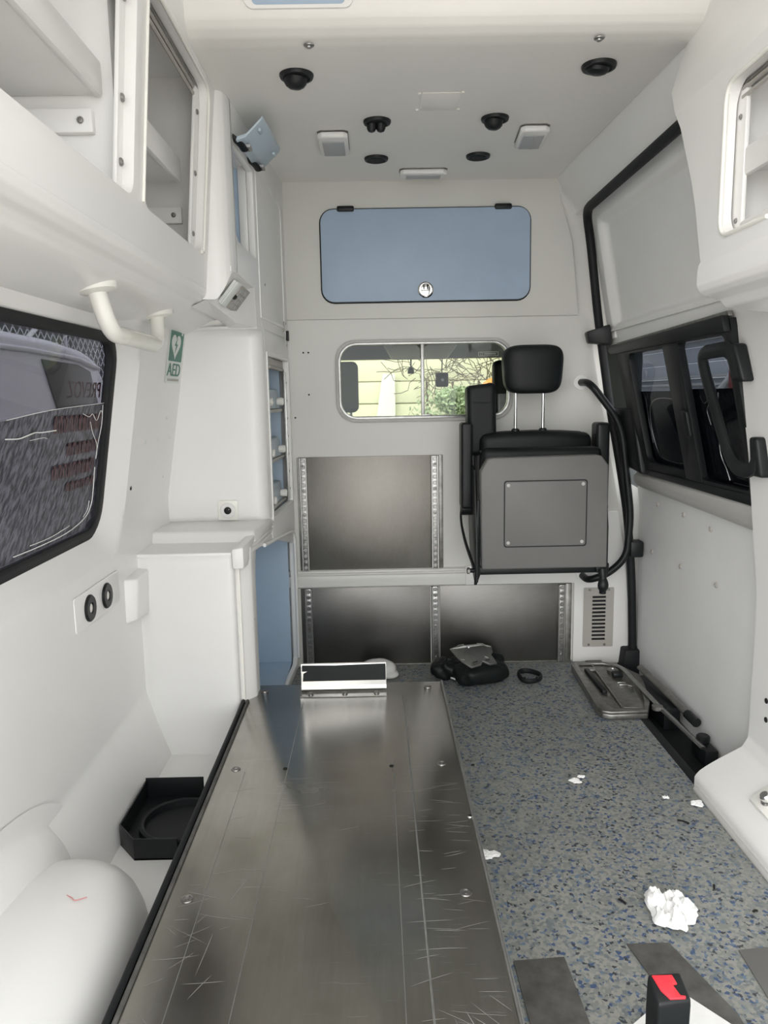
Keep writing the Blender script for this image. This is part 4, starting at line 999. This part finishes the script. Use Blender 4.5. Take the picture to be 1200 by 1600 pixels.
# frame and hinges
box('pivot_bar', (.335, 2.56, .438), (.790, 2.60, .466), 'black', fs, .006)
plate('side_plate', [(2.53, .42), (2.60, .41), (2.70, .46), (2.76, .60), (2.76, .82), (2.60, .80), (2.55, .60)], [], onX(.336), .006, 'black', fs, .001)
plate('side_plate', [(2.55, .43), (2.60, .43), (2.70, .46), (2.76, .60), (2.76, .82), (2.60, .80), (2.55, .60)], [], onX(.784), .006, 'black', fs, .001)
tube('pivot_pin', [(.308, 2.575, .452), (.345, 2.575, .452)], .008, 'black', fs, 10)
lathe('pivot_nut', [(.012, 0), (.012, .008), (.009, .01), (0, .01)], (.318, 2.575, .452), (-1, 0, 0), 'cast', fs, 6)
plate('release_lever', [(.331, .405), (.340, .405), (.352, .44), (.350, .70), (.343, .70)], [], onY(2.56), .006, 'black', fs, .001)
plate('wall_mount', rrect(.36, .77, .45, .86, .01), [], onY(2.888), .10, 'black', fs, .006)
tube('seat_belt', smooth_path([(.312, 2.72, .70), (.302, 2.70, .62), (.310, 2.66, .55), (.325, 2.60, .49), (.335, 2.575, .458)], 6), .01, 'fabric', fs, 8, flat_=(.004, .015), up=(1, 0, 0))
lathe('recline_knob', [(.005, 0), (.005, .014), (.012, .016), (.012, .028), (0, .030)], (.772, 2.69, .905), (1, 0, 0), 'black', fs, 12)
# buckle hanging from the right hinge
hexa('hinge_block', [(.752, 2.545, .440), (.792, 2.545, .436), (.798, 2.60, .436), (.752, 2.60, .440), (.745, 2.545, .470), (.795, 2.545, .475), (.795, 2.60, .475), (.745, 2.60, .470)], 'black', fs, .005)
bkl = smooth_path([(.770, 2.545, .455), (.771, 2.538, .43), (.771, 2.534, .405), (.770, 2.534, .385), (.770, 2.535, .372)], 5)
tube('hanging_buckle', bkl, [.014 if i < 6 else (.012 + .007 * math.sin(min(1, (i - 6) / 10) * PI)) for i in range(len(bkl))], 'black', fs, 10)

# ---- black bent grab rail on bulkhead
gr = thing('grab_rail', 'black bent tubular grab rail between folding seat and sliding door', 'rail', (.9, 2.85, .34))
tube('bar', fillet_path([(.778, 2.90, 1.092), (.785, 2.80, 1.090), (.88, 2.79, .965), (.905, 2.79, .90), (.945, 2.79, .60), (.935, 2.79, .44), (.87, 2.80, .375), (.80, 2.82, .345), (.795, 2.89, .350)], .05, 8), .0135, 'black', gr, 14)
lathe('flange', [(.028, 0), (.027, .004), (.016, .006)], (.778, 2.8995, 1.092), (0, -1, 0), 'white', gr, 20)
lathe('flange', [(.026, 0), (.025, .004), (.016, .006)], (.797, 2.888, .352), (0, -1, 0), 'white', gr, 20)

# ---- black grab handle on right pillar
ph = thing('door_grab_handle', 'black looped grab handle across the dark door window', 'handle', (.86, 1.86, .86))
def hp_(x, y, z): return (x, y, z)
loop = fillet_path([(.865, 1.83, 1.085), (.850, 1.838, 1.155), (.835, 1.97, 1.150), (.845, 1.965, 1.10), (.888, 1.915, .905), (.890, 1.86, .862), (.900, 1.80, .865), (.905, 1.79, .905)], .035, 6)
tube('loop', loop, .014, 'black', ph, 10, flat_=(.011, .019), up=(-1, 0, .2))
hexa('upper_foot', [(.862, 1.80, 1.075), (.895, 1.80, 1.075), (.895, 1.845, 1.075), (.862, 1.845, 1.075), (.845, 1.82, 1.165), (.88, 1.82, 1.165), (.88, 1.865, 1.165), (.845, 1.865, 1.165)], 'black', ph, .008, 3)
hexa('lower_foot', [(.900, 1.765, .850), (.93, 1.765, .850), (.93, 1.815, .850), (.900, 1.815, .850), (.888, 1.775, .945), (.92, 1.775, .945), (.92, 1.81, .945), (.888, 1.81, .945)], 'black', ph, .008, 3)

# ---- ceiling spots, vents and lamps
SPK = [('large black eyeball ceiling vent near the blue flap door, left front row', -.171, 1.962, .041, 'bowl'), ('large black eyeball ceiling vent at the right, near the cornice', .546, 1.932, .041, 'flat'),
       ('middle left black ceiling vent with twin lobes', .023, 2.281, .039, 'twin'), ('middle right black ceiling vent beside the slanted lamp', .353, 2.270, .039, 'bowl'),
       ('small flat black ceiling vent nearest the bulkhead, left of the centre lamp', .0215, 2.620, .039, 'shut'), ('small flat black ceiling vent nearest the bulkhead, right of the centre lamp', .351, 2.608, .039, 'shut')]
for lab, x, y, r, kind in SPK:
    t = thing('ceiling_vent', lab, 'vent', (x, y, CZ), 'round black ceiling vents')
    lathe('bezel', [(r, 0), (r, .003), (r * .95, .008), (r * .80, .009), (r * .74, .006)], (x, y, CZ), (0, 0, -1), 'black', t, 28)
    lathe('cup', [(r * .78, .0), (r * .76, .006), (r * .5, .007), (0, .007)], (x, y, CZ), (0, 0, -1), 'rubber', t, 24)
    if kind in ('bowl', 'flat'):
        h = .026 if kind == 'bowl' else .016
        lathe('nozzle', [(r * .70, 0), (r * .66, h * .5), (r * .52, h * .8), (r * .3, h), (0, h)], (x - .003, y + .004, CZ - .004), (-.1, .18, -1), 'black', t, 24)
    elif kind == 'twin':
        for s in (-1, 1): lathe('nozzle', [(.014, 0), (.013, .014), (.009, .021), (0, .024)], (x + s * .013 - .003, y + .006, CZ - .005), (0, .1, -1), 'black', t, 14)
    else:
        for k in range(3): box('louvre', (x - .022, y - .018 + k * .014, CZ - .011), (x + .022, y - .014 + k * .014, CZ - .006), 'black', t, .001)
def lamp(lab, cx, cy, w, d, skew=0., lens_split=False):
    t = thing('ceiling_lamp', lab, 'lamp', (cx, cy, CZ), 'rectangular ceiling lamps')
    sk = lambda u, v, w_: (cx + u + skew * v, cy + v, CZ - w_)
    c = .012
    ol = [(-w + c, -d), (w - c, -d), (w, -d + c), (w, d - c), (w - c, d), (-w + c, d), (-w, d - c), (-w, -d + c)]
    plate('shadow_gap', [(a * 1.03, b * 1.03) for a, b in ol], [], sk, .002, 'cast', t)
    plate('housing', ol, [], lambda u, v, w_: sk(u, v, w_ + .002), .018, 'white', t, .006, 3)
    plate('lens', rrect(-w * .74, w * .74, -d * .62, d * .80, .004), [], lambda u, v, w_: sk(u, v, w_ + .020), .003, 'lens', t, .001)
    if lens_split: plate('lens_bar', [(w * .05, -d * .6), (w * .12, -d * .6), (w * .12, d * .78), (w * .05, d * .78)], [], lambda u, v, w_: sk(u, v, w_ + .023), .001, 'ltgrey', t)
lamp('small square white ceiling lamp left of the black vents', -.107, 2.442, .044, .092)
lamp('slanted white ceiling lamp right of the black vents', .484, 2.408, .042, .085, .06, True)
lamp('long narrow white ceiling lamp at the centre against the bulkhead', .183, 2.765, .080, .030)

# ---- items on the floor
bg_ = thing('restraint_bag', 'black padded bag with a grey metal plate on top, lying by the bulkhead', 'bag', (.33, 2.70, 0))
def lump(c, r, n1=2.4, seed=0, amp=.1, rot=0.):
    bm = bmesh.new(); rnd = random.Random(seed); ph_ = [rnd.uniform(0, 6) for _ in range(6)]
    def f(u, v):
        a = 2 * PI * u; b = -PI / 2 + PI * v
        s = lambda t_, e: math.copysign(abs(t_) ** (2 / e), t_)
        k = 1 + amp * (math.sin(3 * a + ph_[0]) * math.cos(2 * b + ph_[1]) + .6 * math.sin(5 * a + ph_[2] + 3 * b) + .4 * math.sin(9 * a + ph_[3]) * math.cos(5 * b))
        x = r[0] * s(math.cos(b), n1) * s(math.cos(a), n1) * k; y = r[1] * s(math.cos(b), n1) * s(math.sin(a), n1) * k; z = r[2] * s(math.sin(b), n1) * k
        return (c[0] + x * math.cos(rot) - y * math.sin(rot), c[1] + x * math.sin(rot) + y * math.cos(rot), max(.001, c[2] + z))
    return grid_bm(bm, f, 40, 20)
link('bag_body', lump((.375, 2.70, .036), (.105, .062, .036), 3, 1, .05, .35), 'fabric', bg_, ang=80)
link('rear_fold', lump((.395, 2.76, .045), (.085, .045, .042), 2.6, 2, .08, .3), 'fabric', bg_, ang=80)
link('side_bundle', lump((.255, 2.745, .036), (.062, .055, .036), 2.4, 3, .12, .2), 'fabric', bg_, ang=80)
# bent metal plate with cut-outs
po = [(-.085, .075), (-.055, .080), (-.050, .088), (-.028, .088), (-.026, .078), (.024, .078), (.028, .086), (.050, .084), (.054, .074), (.080, .066), (.078, .030), (.066, .004), (.076, -.060), (.046, -.072), (.022, -.046), (.010, -.072), (-.030, -.084), (-.056, -.030), (-.068, .01)]
hol = [[(-.018, -.052), (.004, -.046), (.004, -.036), (-.018, -.042)], [(.036, -.040), (.056, -.036), (.056, -.026), (.036, -.030)]]
def mp(u, v, w):
    a = .42; b = v + .005
    x = u * math.cos(a) - v * math.sin(a) * .0 + .34; 
    xx = .352 + u * .95 - v * .10; yy = 2.705 + v * .66 + u * .20; zz = .094 + v * .26 + w - 1.1 * (u * u) + (.004 if v > .05 else 0)
    return (xx, yy, zz)
pl = plate('metal_plate', po, hol, mp, .0035, 'alu', bg_, 0)
tube('plate_rim', [mp(u, v, .004) for u, v in po], .0022, 'alu', pl, 6, closed=True)
for u0 in ((-.060, .055), (.035, .052)):
    tube('pressed_rib', [mp(u0[0], u0[1], .004), mp(u0[0] + .004, -.01, .004), mp(u0[0] + .016, -.02, .004)], .0014, 'alu', pl, 6)
lathe('rivet', [(.006, 0), (.004, .004), (0, .004)], mp(-.012, .062, .003), (0, 0, 1), 'chrome', pl, 10)
tube('strap_end', smooth_path([(.262, 2.69, .02), (.278, 2.672, .02), (.285, 2.66, .012)], 4), .003, 'signw', bg_, 6)

cb = tag(tube('cable', smooth_path([(.222, 2.742, .02), (.205, 2.735, .018), (.19, 2.730, .006), (.165, 2.72, .003), (.13, 2.712, .003), (.10, 2.712, .003)], 6), .0022, 'cast', None, 6), 'thin grey cable running from the black bag to the platform', 'cable')
tube('cable_boot', [(.222, 2.742, .021), (.202, 2.734, .016)], .0045, 'black', cb, 8)

rg = thing('strap_ring', 'black rubber strap ring lying on the floor beside the bag', 'ring', (.555, 2.715, 0))
ring = []
for i in range(28):
    a = 2 * PI * i / 28; ring.append((.555 + .040 * math.cos(a) + .006 * math.cos(2 * a), 2.715 + .055 * math.sin(a), .011))
tube('loop', ring, .01, 'rubber', rg, 8, closed=True, flat_=(.010, .006))
for x in (.533, .578): tube('tooth', [(x, 2.665, .014), (x, 2.678, .020)], .004, 'rubber', rg, 6)

wc = thing('plastic_cover', 'white rounded plastic cover lying behind the chrome bracket', 'cover', (-.01, 2.78, 0))
link('shell', lump((-.005, 2.785, .027), (.068, .045, .036), 2.2, 5, .02, -.15), 'white', wc, ang=80)
link('flange', lump((.036, 2.765, .012), (.035, .038, .014), 2.2, 6, .02), 'white', wc, ang=80)

# folding step plate by the door
fp = thing('folding_step', 'grey cast metal folding step lying on the floor by the sliding door', 'step', (.83, 2.55, 0))
so = [(.742, 2.800), (.732, 2.780), (.714, 2.385), (.722, 2.345), (.745, 2.333), (.868, 2.336), (.905, 2.42), (.945, 2.60), (.950, 2.66), (.905, 2.775), (.86, 2.80)]
inner = [(.757, 2.782), (.752, 2.40), (.765, 2.362), (.862, 2.358), (.885, 2.42), (.925, 2.60), (.928, 2.655), (.892, 2.755), (.85, 2.782)]
bs = plate('step_base', so, [], onZ(.002), .018, 'cast', fp, .003)
plate('rim', so, [inner], onZ(.020), .010, 'cast', fp, .003)
plate('inner_deck', [(.815, 2.76), (.800, 2.375), (.862, 2.370), (.915, 2.60), (.915, 2.65), (.88, 2.745)], [[(.893, 2.56), (.880, 2.50), (.868, 2.50), (.872, 2.57)]], onZ(.020), .007, 'cast', fp, .002)
tube('groove_ridge', [(.810, 2.77, .026), (.798, 2.375, .026)], .004, 'cast', fp, 6)
hexa('grip_bar', [(.768, 2.50, .021), (.786, 2.50, .021), (.782, 2.72, .021), (.764, 2.72, .021), (.768, 2.50, .036), (.786, 2.50, .036), (.782, 2.72, .036), (.764, 2.72, .036)], 'black', fp, .004)
box('grip_lug', (.770, 2.715, .020), (.81, 2.74, .030), 'alu', fp, .003)
for y in (2.555, 2.575): box('rib', (.845, y, .026), (.875, y + .007, .034), 'alu', fp, .002)
lathe('hinge_disc', [(.020, 0), (.020, .010), (.012, .012), (.010, .008), (0, .008)], (.862, 2.69, .028), (0, 0, 1), 'alu', fp, 18)
box('hinge_shadow_block', (.848, 2.635, .026), (.885, 2.668, .044), 'black', fp, .006)
tube('link_arm', smooth_path([(.868, 2.70, .050), (.890, 2.66, .052), (.905, 2.52, .040), (.912, 2.42, .034), (.915, 2.36, .032)], 5), .007, 'alu', fp, 8, flat_=(.005, .009), up=(0, 0, 1))
lathe('link_joint', [(.018, 0), (.018, .012), (.008, .014), (0, .014)], (.905, 2.355, .026), (0, 0, 1), 'cast', fp, 14)
tube('guide_arm', [(.915, 2.345, .032), (.945, 2.20, .012), (.957, 2.12, .004)], .006, 'alu', fp, 8, flat_=(.005, .010), up=(0, 0, 1))
bar = tube('gas_strut', [(.955, 2.66, .055), (.975, 2.40, .040), (.978, 2.28, .036)], .012, 'cast', fp, 10, flat_=(.010, .014), up=(0, 0, 1))
tube('strut_end', [(.977, 2.29, .036), (.982, 2.23, .033)], .015, 'black', fp, 10)
lathe('roller', [(.018, 0), (.020, .006), (.020, .020), (.016, .024), (0, .024)], (.975, 2.165, .0), (0, 0, 1), 'black', fp, 16)
box('roller_foot', (.955, 2.10, -.05), (.995, 2.20, .002), 'black', fp, .004)
box('strut_stand', (.93, 2.36, -.05), (.985, 2.66, .026), 'black', fp, .004)
box('back_lug', (.80, 2.79, .002), (.865, 2.84, .022), 'black', fp, .004)

# worn floor patches
for lab, lo_, m_ in (('dark grey floor patch beside the steel platform', [(.240, 1.285), (.338, 1.292), (.348, 1.0), (.245, .98)], 'mat'),
                     ('small scuffed grey floor patch beside the tissue', [(.466, 1.322), (.548, 1.322), (.600, 1.15), (.602, 1.08), (.512, 1.08)], 'mat'),
                     ('smooth grey floor patch at the right edge of the picture', [(.672, 1.298), (.80, 1.310), (.80, 1.02), (.664, 1.02)], 'grey')):
    tag(plate('floor_patch', lo_, [], onZ(.0005), .003, m_, None, .0008), lab, 'floor patch', 'worn patches on the vinyl floor')

# crumpled tissue
from mathutils import noise as mnoise
def crumple(cx, cy, rx_, ry_, h, seed, n=30):
    rnd = random.Random(seed); bm = bmesh.new(); ph_ = [rnd.uniform(0, 6.3) for _ in range(12)]
    NU = 72
    edge_ = [1 + .16 * math.sin(2 * a + ph_[0]) + .13 * math.sin(3 * a + ph_[1]) + .09 * math.sin(5 * a + ph_[2]) + .05 * math.sin(9 * a + ph_[3]) for a in [2 * PI * i / NU for i in range(NU)]]
    def f(u, v):
        i = int(round(u * NU)) % NU; a = 2 * PI * u; r = v * edge_[i]
        x, y = r * math.cos(a), r * math.sin(a)
        q = Vector((x * 1.7 + seed * 3.1, y * 1.7, .5 * seed))
        g = 1 - abs(mnoise.noise(q)) * 1.6; g2 = 1 - abs(mnoise.noise(q * 2.3)) * 1.6
        z = h * (1 - v ** 5) * max(.05, .55 * g + .35 * g2) + h * .12 * (1 + math.sin(3 * a + ph_[4])) * v
        j = .10 * mnoise.noise(q * 3)
        return (cx + rx_ * (x + j), cy + ry_ * (y - j), .002 + z)
    grid_bm(bm, f, NU, 22)
    return bm
tag(link('crumpled_tissue', crumple(.584, 1.405, .042, .062, .040, 4), 'paper', None, ang=20), 'crumpled white tissue lying on the speckled floor', 'tissue')
sc = [('small torn white paper scrap near the middle of the floor', .530, 1.948, .017, 5), ('tiny paper shred beside the scrap on the mid floor', .552, 1.968, .009, 8), ('tiny white paper crumb left of the scrap near the right threshold', .742, 1.850, .008, 9),
      ('torn paper scrap near the right white threshold', .812, 1.818, .018, 6), ('white paper scrap against the steel platform edge', .243, 1.622, .024, 7), ]
for lab, x, y, r, sd in sc:
    tag(link('paper_scrap', crumple(x, y, r, r * .8, .006, sd), 'paper', None, ang=20), lab, 'paper scrap', 'paper scraps on the floor')
# dark debris crumbs
for i, (lab, x, y, ln, an) in enumerate((('short black thread near the right threshold', .742, 1.735, .028, -.6), ('black crumb left of the crumpled tissue', .310, 1.455, .008, .4), ('black crumb right of the crumpled tissue', .708, 1.485, .012, 1.2), ('black crumb right of the tissue near the threshold', .757, 1.405, .010, .2),
                        ('dark shred above the crumpled tissue', .497, 1.445, .018, 2.2), ('dark crumb beside the steel platform, far half of the floor', .262, 2.05, .008, 0))):
    tag(tube('debris', smooth_path([(x - ln / 2 * math.cos(an), y - ln / 2 * math.sin(an), .003), (x, y + ln * .08, .004), (x + ln / 2 * math.cos(an), y + ln / 2 * math.sin(an), .003)], 3), .0025, 'dark', None, 6), lab, 'debris', 'dark crumbs on the floor')

# paper sheet and belt buckle in the foreground
def sheet(u, v):
    a = Vector((.515, 1.206)); b_ = Vector((.36, 1.09)); c_ = Vector((.62, 1.055))
    p = a + (b_ - a) * u + (c_ - a) * v
    return (p.x, p.y, .006 + .010 * math.sin(3 * u + 1) * v + .008 * math.sin(5 * v) * u)
tag(link('paper_sheet', grid_bm(bmesh.new(), sheet, 14, 14), 'paper', None), 'white paper sheet lying under the belt buckle', 'paper')
bu = thing('belt_buckle', 'black seat belt buckle with a red release button in the foreground', 'buckle', (.40, .95, 0))
def bpt(u, v, h):      # buckle frame, leaning slightly away
    return Vector((.398 + u + .0 * h, .955 + v - .05 * h, .228 + h))
sec = [(-.0245, .018), (.0245, .020), (.0265, -.018), (-.0225, -.024)]
bm = bmesh.new(); rings = []
for h, k, sl in ((-.135, .80, 0), (-.10, .95, 0), (-.05, 1.0, 0), (-.012, 1.0, 1), (0, .97, 1)):
    rings.append([bm.verts.new(bpt(u * k, v * k, h + (v * .35 if sl else 0))) for u, v in sec])
for A, B in zip(rings, rings[1:]):
    for k in range(4): bm.faces.new((A[k], A[(k + 1) % 4], B[(k + 1) % 4], B[k]))
bm.faces.new(rings[0]); bm.faces.new(rings[-1]); bmesh.ops.recalc_face_normals(bm, faces=bm.faces); bev(bm, .004, 3)
link('buckle_body', bm, 'black', bu)
plate('release_button', [(-.019, .014), (.010, .014), (.013, .002), (.006, .001), (.012, -.013), (.019, -.014), (.018, -.017), (-.004, -.0175), (-.013, -.006)], [], lambda u, v, w: tuple(bpt(u, v, v * .35 + w - .001)), .003, 'red', bu, .0008)
tube('stalk', smooth_path([(.40, .96, .10), (.402, .965, .05), (.405, .97, .002)], 5), .01, 'black', bu, 8, flat_=(.006, .018), up=(0, 1, 0))
# threshold fitting on right step
tf = thing('floor_anchor', 'steel anchor stud on a white plate on the right threshold', 'anchor', (.90, 1.655, .075))
hexa('plate', [(.885, 1.60, .078), (.93, 1.60, .112), (.93, 1.70, .112), (.885, 1.70, .078), (.884, 1.60, .082), (.928, 1.60, .116), (.928, 1.70, .116), (.884, 1.70, .082)], 'white_gloss', tf, .001)
lathe('stud', [(.018, 0), (.018, .004), (.013, .006), (.013, .018), (.010, .022), (0, .022)], (.908, 1.655, .099), (-.6, 0, .8), 'chrome', tf, 18)

# ================================================================== CAB AND OUTSIDE
cabr = box('ceiling_cab', (-.9, 2.96, 1.335), (1.0, 4.02, 1.37), 'cabgrey', None, .01); struct(cabr, 'dark headliner of the cab')
cs = box('wall_cab_dash', (-.9, 4.0, -.2), (1.0, 4.5, .80), 'black', None, .05); struct(cs, 'dark dashboard of the cab')
cfl = box('floor_cab', (-.9, 2.95, -.12), (1.0, 4.3, -.06), 'rubber', None, 0); struct(cfl, 'dark cab floor')
vis = box('sun_visor_band', (-.9, 3.92, 1.238), (1.0, 3.98, 1.34), 'cabgrey', None, .015); tag(vis, 'dark sun visor band across the top of the windscreen', 'sun visor')
cons = thing('overhead_console', 'grey overhead console at the top of the cab behind the sliding window', 'console', (.21, 3.8, 1.24))
hexa('console_body', [(.04, 3.62, 1.285), (.40, 3.62, 1.285), (.37, 3.9, 1.228), (.09, 3.9, 1.228), (.04, 3.62, 1.335), (.40, 3.62, 1.335), (.40, 3.9, 1.335), (.04, 3.9, 1.335)], 'grey', cons, .015, 3)
box('console_slot', (.10, 3.60, 1.294), (.30, 3.625, 1.325), 'black', cons, .004)
for lab, x, y, w_, z0, z1, k in (('dark grey cab headrest seen at the left of the bulkhead window', -.150, 3.4, .080, .985, 1.205, 0), ('black cab headrest seen behind the folding seat headrest', .595, 3.4, .072, .965, 1.20, 1)):
    t = thing('cab_chair', lab, 'headrest', (x, y, .8), 'cab headrests')
    soft('cushion', (x - w_, y - .05, z0), (x + w_, y + .05, z1), 'cabgrey' if k == 0 else 'fabric', t, .035, None, 4)
    for s in (-1, 1): tube('rod', [(x + s * .045, y, .86), (x + s * .045, y, z0 + .02)], .007, 'chrome', t, 8)
    soft('cab_backrest', (x - .22, y - .06, .30), (x + .22, y + .06, .90), 'fabric', t, .04); soft('seat_base', (x - .22, y - .06, -.06), (x + .22, y + .40, .32), 'fabric', t, .04)
mi = thing('windscreen_sensor', 'small black sensor pod on the windscreen at the top centre', 'sensor', (.19, 4.0, 1.15))
link('pod', sellip((.191, 4.0, 1.165), (.018, .02, .036), 2.4, 20, 8), 'black', mi)
tube('stem', [(.191, 4.0, 1.17), (.191, 3.98, 1.245)], .004, 'black', mi, 6)
dc = thing('dash_camera', 'square black dash camera hanging behind the bulkhead window', 'camera', (.35, 4.0, 1.09))
box('body', (.318, 3.98, 1.094), (.384, 4.01, 1.168), 'black', dc, .010, 3)
lathe('lens', [(.008, 0), (.007, .004), (0, .004)], (.352, 3.98, 1.13), (0, -1, 0), 'lens', dc, 12)
tube('stem', [(.351, 4.0, 1.16), (.351, 3.97, 1.245)], .003, 'black', dc, 6)
ws = struct(plate('window_4', [(-.9, .80), (1.0, .80), (.9, 1.36), (-.8, 1.36)], [], lambda u, v, w: (u, 4.44 - (v - .8) * .75 + w, v), .005, 'glass_clear'), 'windscreen of the cab')
for x in (-.9, 1.0): struct(box('wall_cab_side', (x - .03, 2.95, -.12), (x + .03, 3.3, 1.37), 'cabgrey', None, .01), 'cab door pillar, ' + ('left' if x < 0 else 'right'))

# house behind the windscreen
hs = thing('garage_wall', 'pale yellow sided garage wall beyond the windscreen', 'building', (0, 9.2, -.6))
for k in range(14):
    z = -.6 + k * .26; box('siding_board', (-1.5, 9.2 + .012 * (k % 2), z), (2.5, 9.26, z + .248), 'beige', hs, .01)
box('backing', (-1.5, 9.26, -.6), (2.5, 9.4, 3.0), 'beige', hs, 0)
bd = tag(hexa('notice_board', [(-.20, 9.1, -.6), (.245, 9.1, -.6), (.245, 9.13, -.6), (-.20, 9.13, -.6), (.10, 9.1, 1.30), (.245, 9.1, 1.30), (.245, 9.13, 1.30), (.10, 9.13, 1.30)], 'paper', None, .004), 'white slanted board standing before the garage wall', 'board')
ob = tag(link('orange_ball', sellip((1.34, 8.4, 1.07), (.19, .16, .16), 2, 24, 12), 'orange'), 'orange domed buoy seen through the bulkhead window', 'buoy')
box('buoy_post', (1.28, 8.34, -.6), (1.40, 8.46, 1.08), 'ventgrey', ob, .01)
bsh = thing('garden_bush', 'low green leafy bush beyond the windscreen', 'bush', (.9, 8.6, -.6))
rnd = random.Random(11)
def leafcloud(name, n, c, r, s, m, parent):
    bm = bmesh.new()
    for _ in range(n):
        while True:
            p = Vector((rnd.uniform(-1, 1), rnd.uniform(-1, 1), rnd.uniform(-1, 1)))
            if p.length < 1: break
        q = Vector((c[0] + p.x * r[0], c[1] + p.y * r[1], c[2] + p.z * r[2]))
        a = Vector((rnd.gauss(0, 1), rnd.gauss(0, 1), rnd.gauss(0, 1))).normalized() * s; b = a.orthogonal().normalized() * s * .5
        bm.faces.new([bm.verts.new(q - a), bm.verts.new(q + b), bm.verts.new(q + a), bm.verts.new(q - b)])
    o_ = link(name, bm, m, parent, False); o_['kind'] = 'stuff'; return o_
leafcloud('foliage', 1400, (.92, 8.45, .98), (.26, .25, .16), .028, 'leaf', bsh)
leafcloud('foliage', 900, (.80, 8.55, .55), (.5, .3, .6), .035, 'leaf', bsh)
tube('stem', [(.9, 8.6, -.6), (.9, 8.58, .9)], .03, 'twig', bsh, 6)
tw = thing('bare_shrub', 'leafless twiggy shrub beside the orange buoy beyond the windscreen', 'shrub', (.95, 8.9, -.6))
bm = bmesh.new()
for _ in range(90):
    x = rnd.uniform(.30, 1.55); z = rnd.uniform(1.15, 1.45); p = [Vector((x, 8.85, z))]
    d = Vector((rnd.uniform(-1, 1), rnd.uniform(-.3, .3), rnd.uniform(-.6, .8)))
    for _k in range(4): d += Vector((rnd.uniform(-.6, .6), 0, rnd.uniform(-.6, .6))); p.append(p[-1] + d.normalized() * .09)
    tube_bm(bm, p, .004, 4)
for x in (.6, .9, 1.2): tube_bm(bm, [(x + .05, 8.88, -.6), (x, 8.86, 1.2)], .015, 5)
link('twigs', bm, 'twig', tw)['kind'] = 'stuff'

# left: parked van, fence, dark hedge
vn = thing('parked_van', 'pale lilac white van parked beyond the left window', 'van', (-3.3, 5.4, -.6))
def vanbody(u, v):
    pass
prof = [(2.2, -.35), (2.2, 1.40), (2.5, 1.475), (5.2, 1.485), (5.9, 1.475), (6.5, 1.43), (6.72, 1.38), (6.86, 1.25), (7.05, .95), (7.35, .55), (7.9, .38), (8.15, .15), (8.2, -.35)]
bm = bmesh.new(); L_ = []
for x, k in ((-2.40, 0), (-2.46, 1), (-4.1, 1), (-4.2, 0)):
    L_.append([bm.verts.new((x, 5.2 + (y - 5.2) * (1 if k == 0 else 1.0), z + (.045 if k and z > 1 else 0))) for y, z in prof])
n = len(prof)
for A, B in zip(L_, L_[1:]):
    for k in range(n): bm.faces.new((A[k], A[(k + 1) % n], B[(k + 1) % n], B[k]))
bm.faces.new(L_[0]); bm.faces.new(list(reversed(L_[-1]))); bmesh.ops.recalc_face_normals(bm, faces=bm.faces)
link('van_body', bev(bm, .03, 3, 20), 'lilac', vn, ang=40)
plate('side_window', [(5.62, 1.36), (6.30, 1.345), (6.55, 1.30), (6.72, .95), (6.0, .90), (5.85, .96)], [], onX(-2.399), .012, 'black', vn, .004)
tube('roof_gutter', [(-2.385, 2.4, 1.405), (-2.385, 5.4, 1.415), (-2.385, 6.3, 1.39), (-2.39, 6.75, 1.33)], .018, 'lilac', vn, 8)
for y in (3.0, 7.2): lathe('wheel', [(.30, 0), (.32, .03), (.32, .2), (.2, .22), (.18, .2), (0, .2)], (-2.58, y, -.28), (1, 0, 0), 'rubber', vn, 24)
fe = thing('chain_link_fence', 'chain link fence with steel posts behind the parked van', 'fence', (-4.7, 11, -.6))
bm = bmesh.new()
for s in (-1, 1):
    y = 5.0
    while y < 17.5:
        a, b = Vector((-4.7, y, 1.2)), Vector((-4.7, y + s * 1.9, 3.1)); d = Vector((.006, 0, 0)); e = (b - a).cross(d).normalized() * .011
        bm.faces.new([bm.verts.new(q) for q in (a - e, a + e, b + e, b - e)]); y += .21
link('wire_mesh', bm, 'fence', fe, False)['kind'] = 'stuff'
for y in (6, 9, 12, 15): tube('post', [(-4.72, y, -.6), (-4.72, y, 3.1)], .03, 'fence', fe, 8)
tube('brace', [(-4.68, 10.3, 1.75), (-4.68, 11.35, 2.30)], .035, 'signw', fe, 8)
hg = struct(box('dark_hedge', (-6.6, 4.0, -.6), (-6.0, 18.5, 4.6), 'hedge', None, .1), 'dark overgrown bank behind the fence')

# right: clad wall with rails
rw = thing('clad_wall', 'grey blue clad wall with horizontal rails outside the door window', 'building', (4.2, 6, -.6))
for k in range(20):
    z = -.6 + k * .2; box('cladding_board', (4.2, 2.0, z), (4.25, 14.0, z + .19), 'wallblue', rw, .01)
for z in (1.10, 1.20, 1.66): box('rail', (4.12, 2.0, z), (4.2, 14.0, z + .03), 'ltgrey', rw, .005)
tube('brace', [(4.1, 9.2, 1.0), (4.1, 7.9, 1.75)], .03, 'signw', rw, 8)
rb = thing('standin_chevron_board', 'made-up dark red board with black chevrons, for the red shapes in the door window', 'board', (2.6, 5.4, -.6))
box('standin_red_board', (2.6, 4.75, -.6), (2.66, 5.65, 1.55), 'redprint', rb, .01)  # added stand-in for the dark red shapes in the door window
for z in (.75, 1.15, -.1, .3): plate('chevron', [(4.80, z), (5.0, z + .26), (5.20, z), (5.20, z + .18), (5.0, z + .42), (4.80, z + .18)], [], lambda u, v, w: (2.598 - w, u, v), .004, 'black', rb)

for o in bpy.data.objects:
    if '_o' in o: del o['_o']
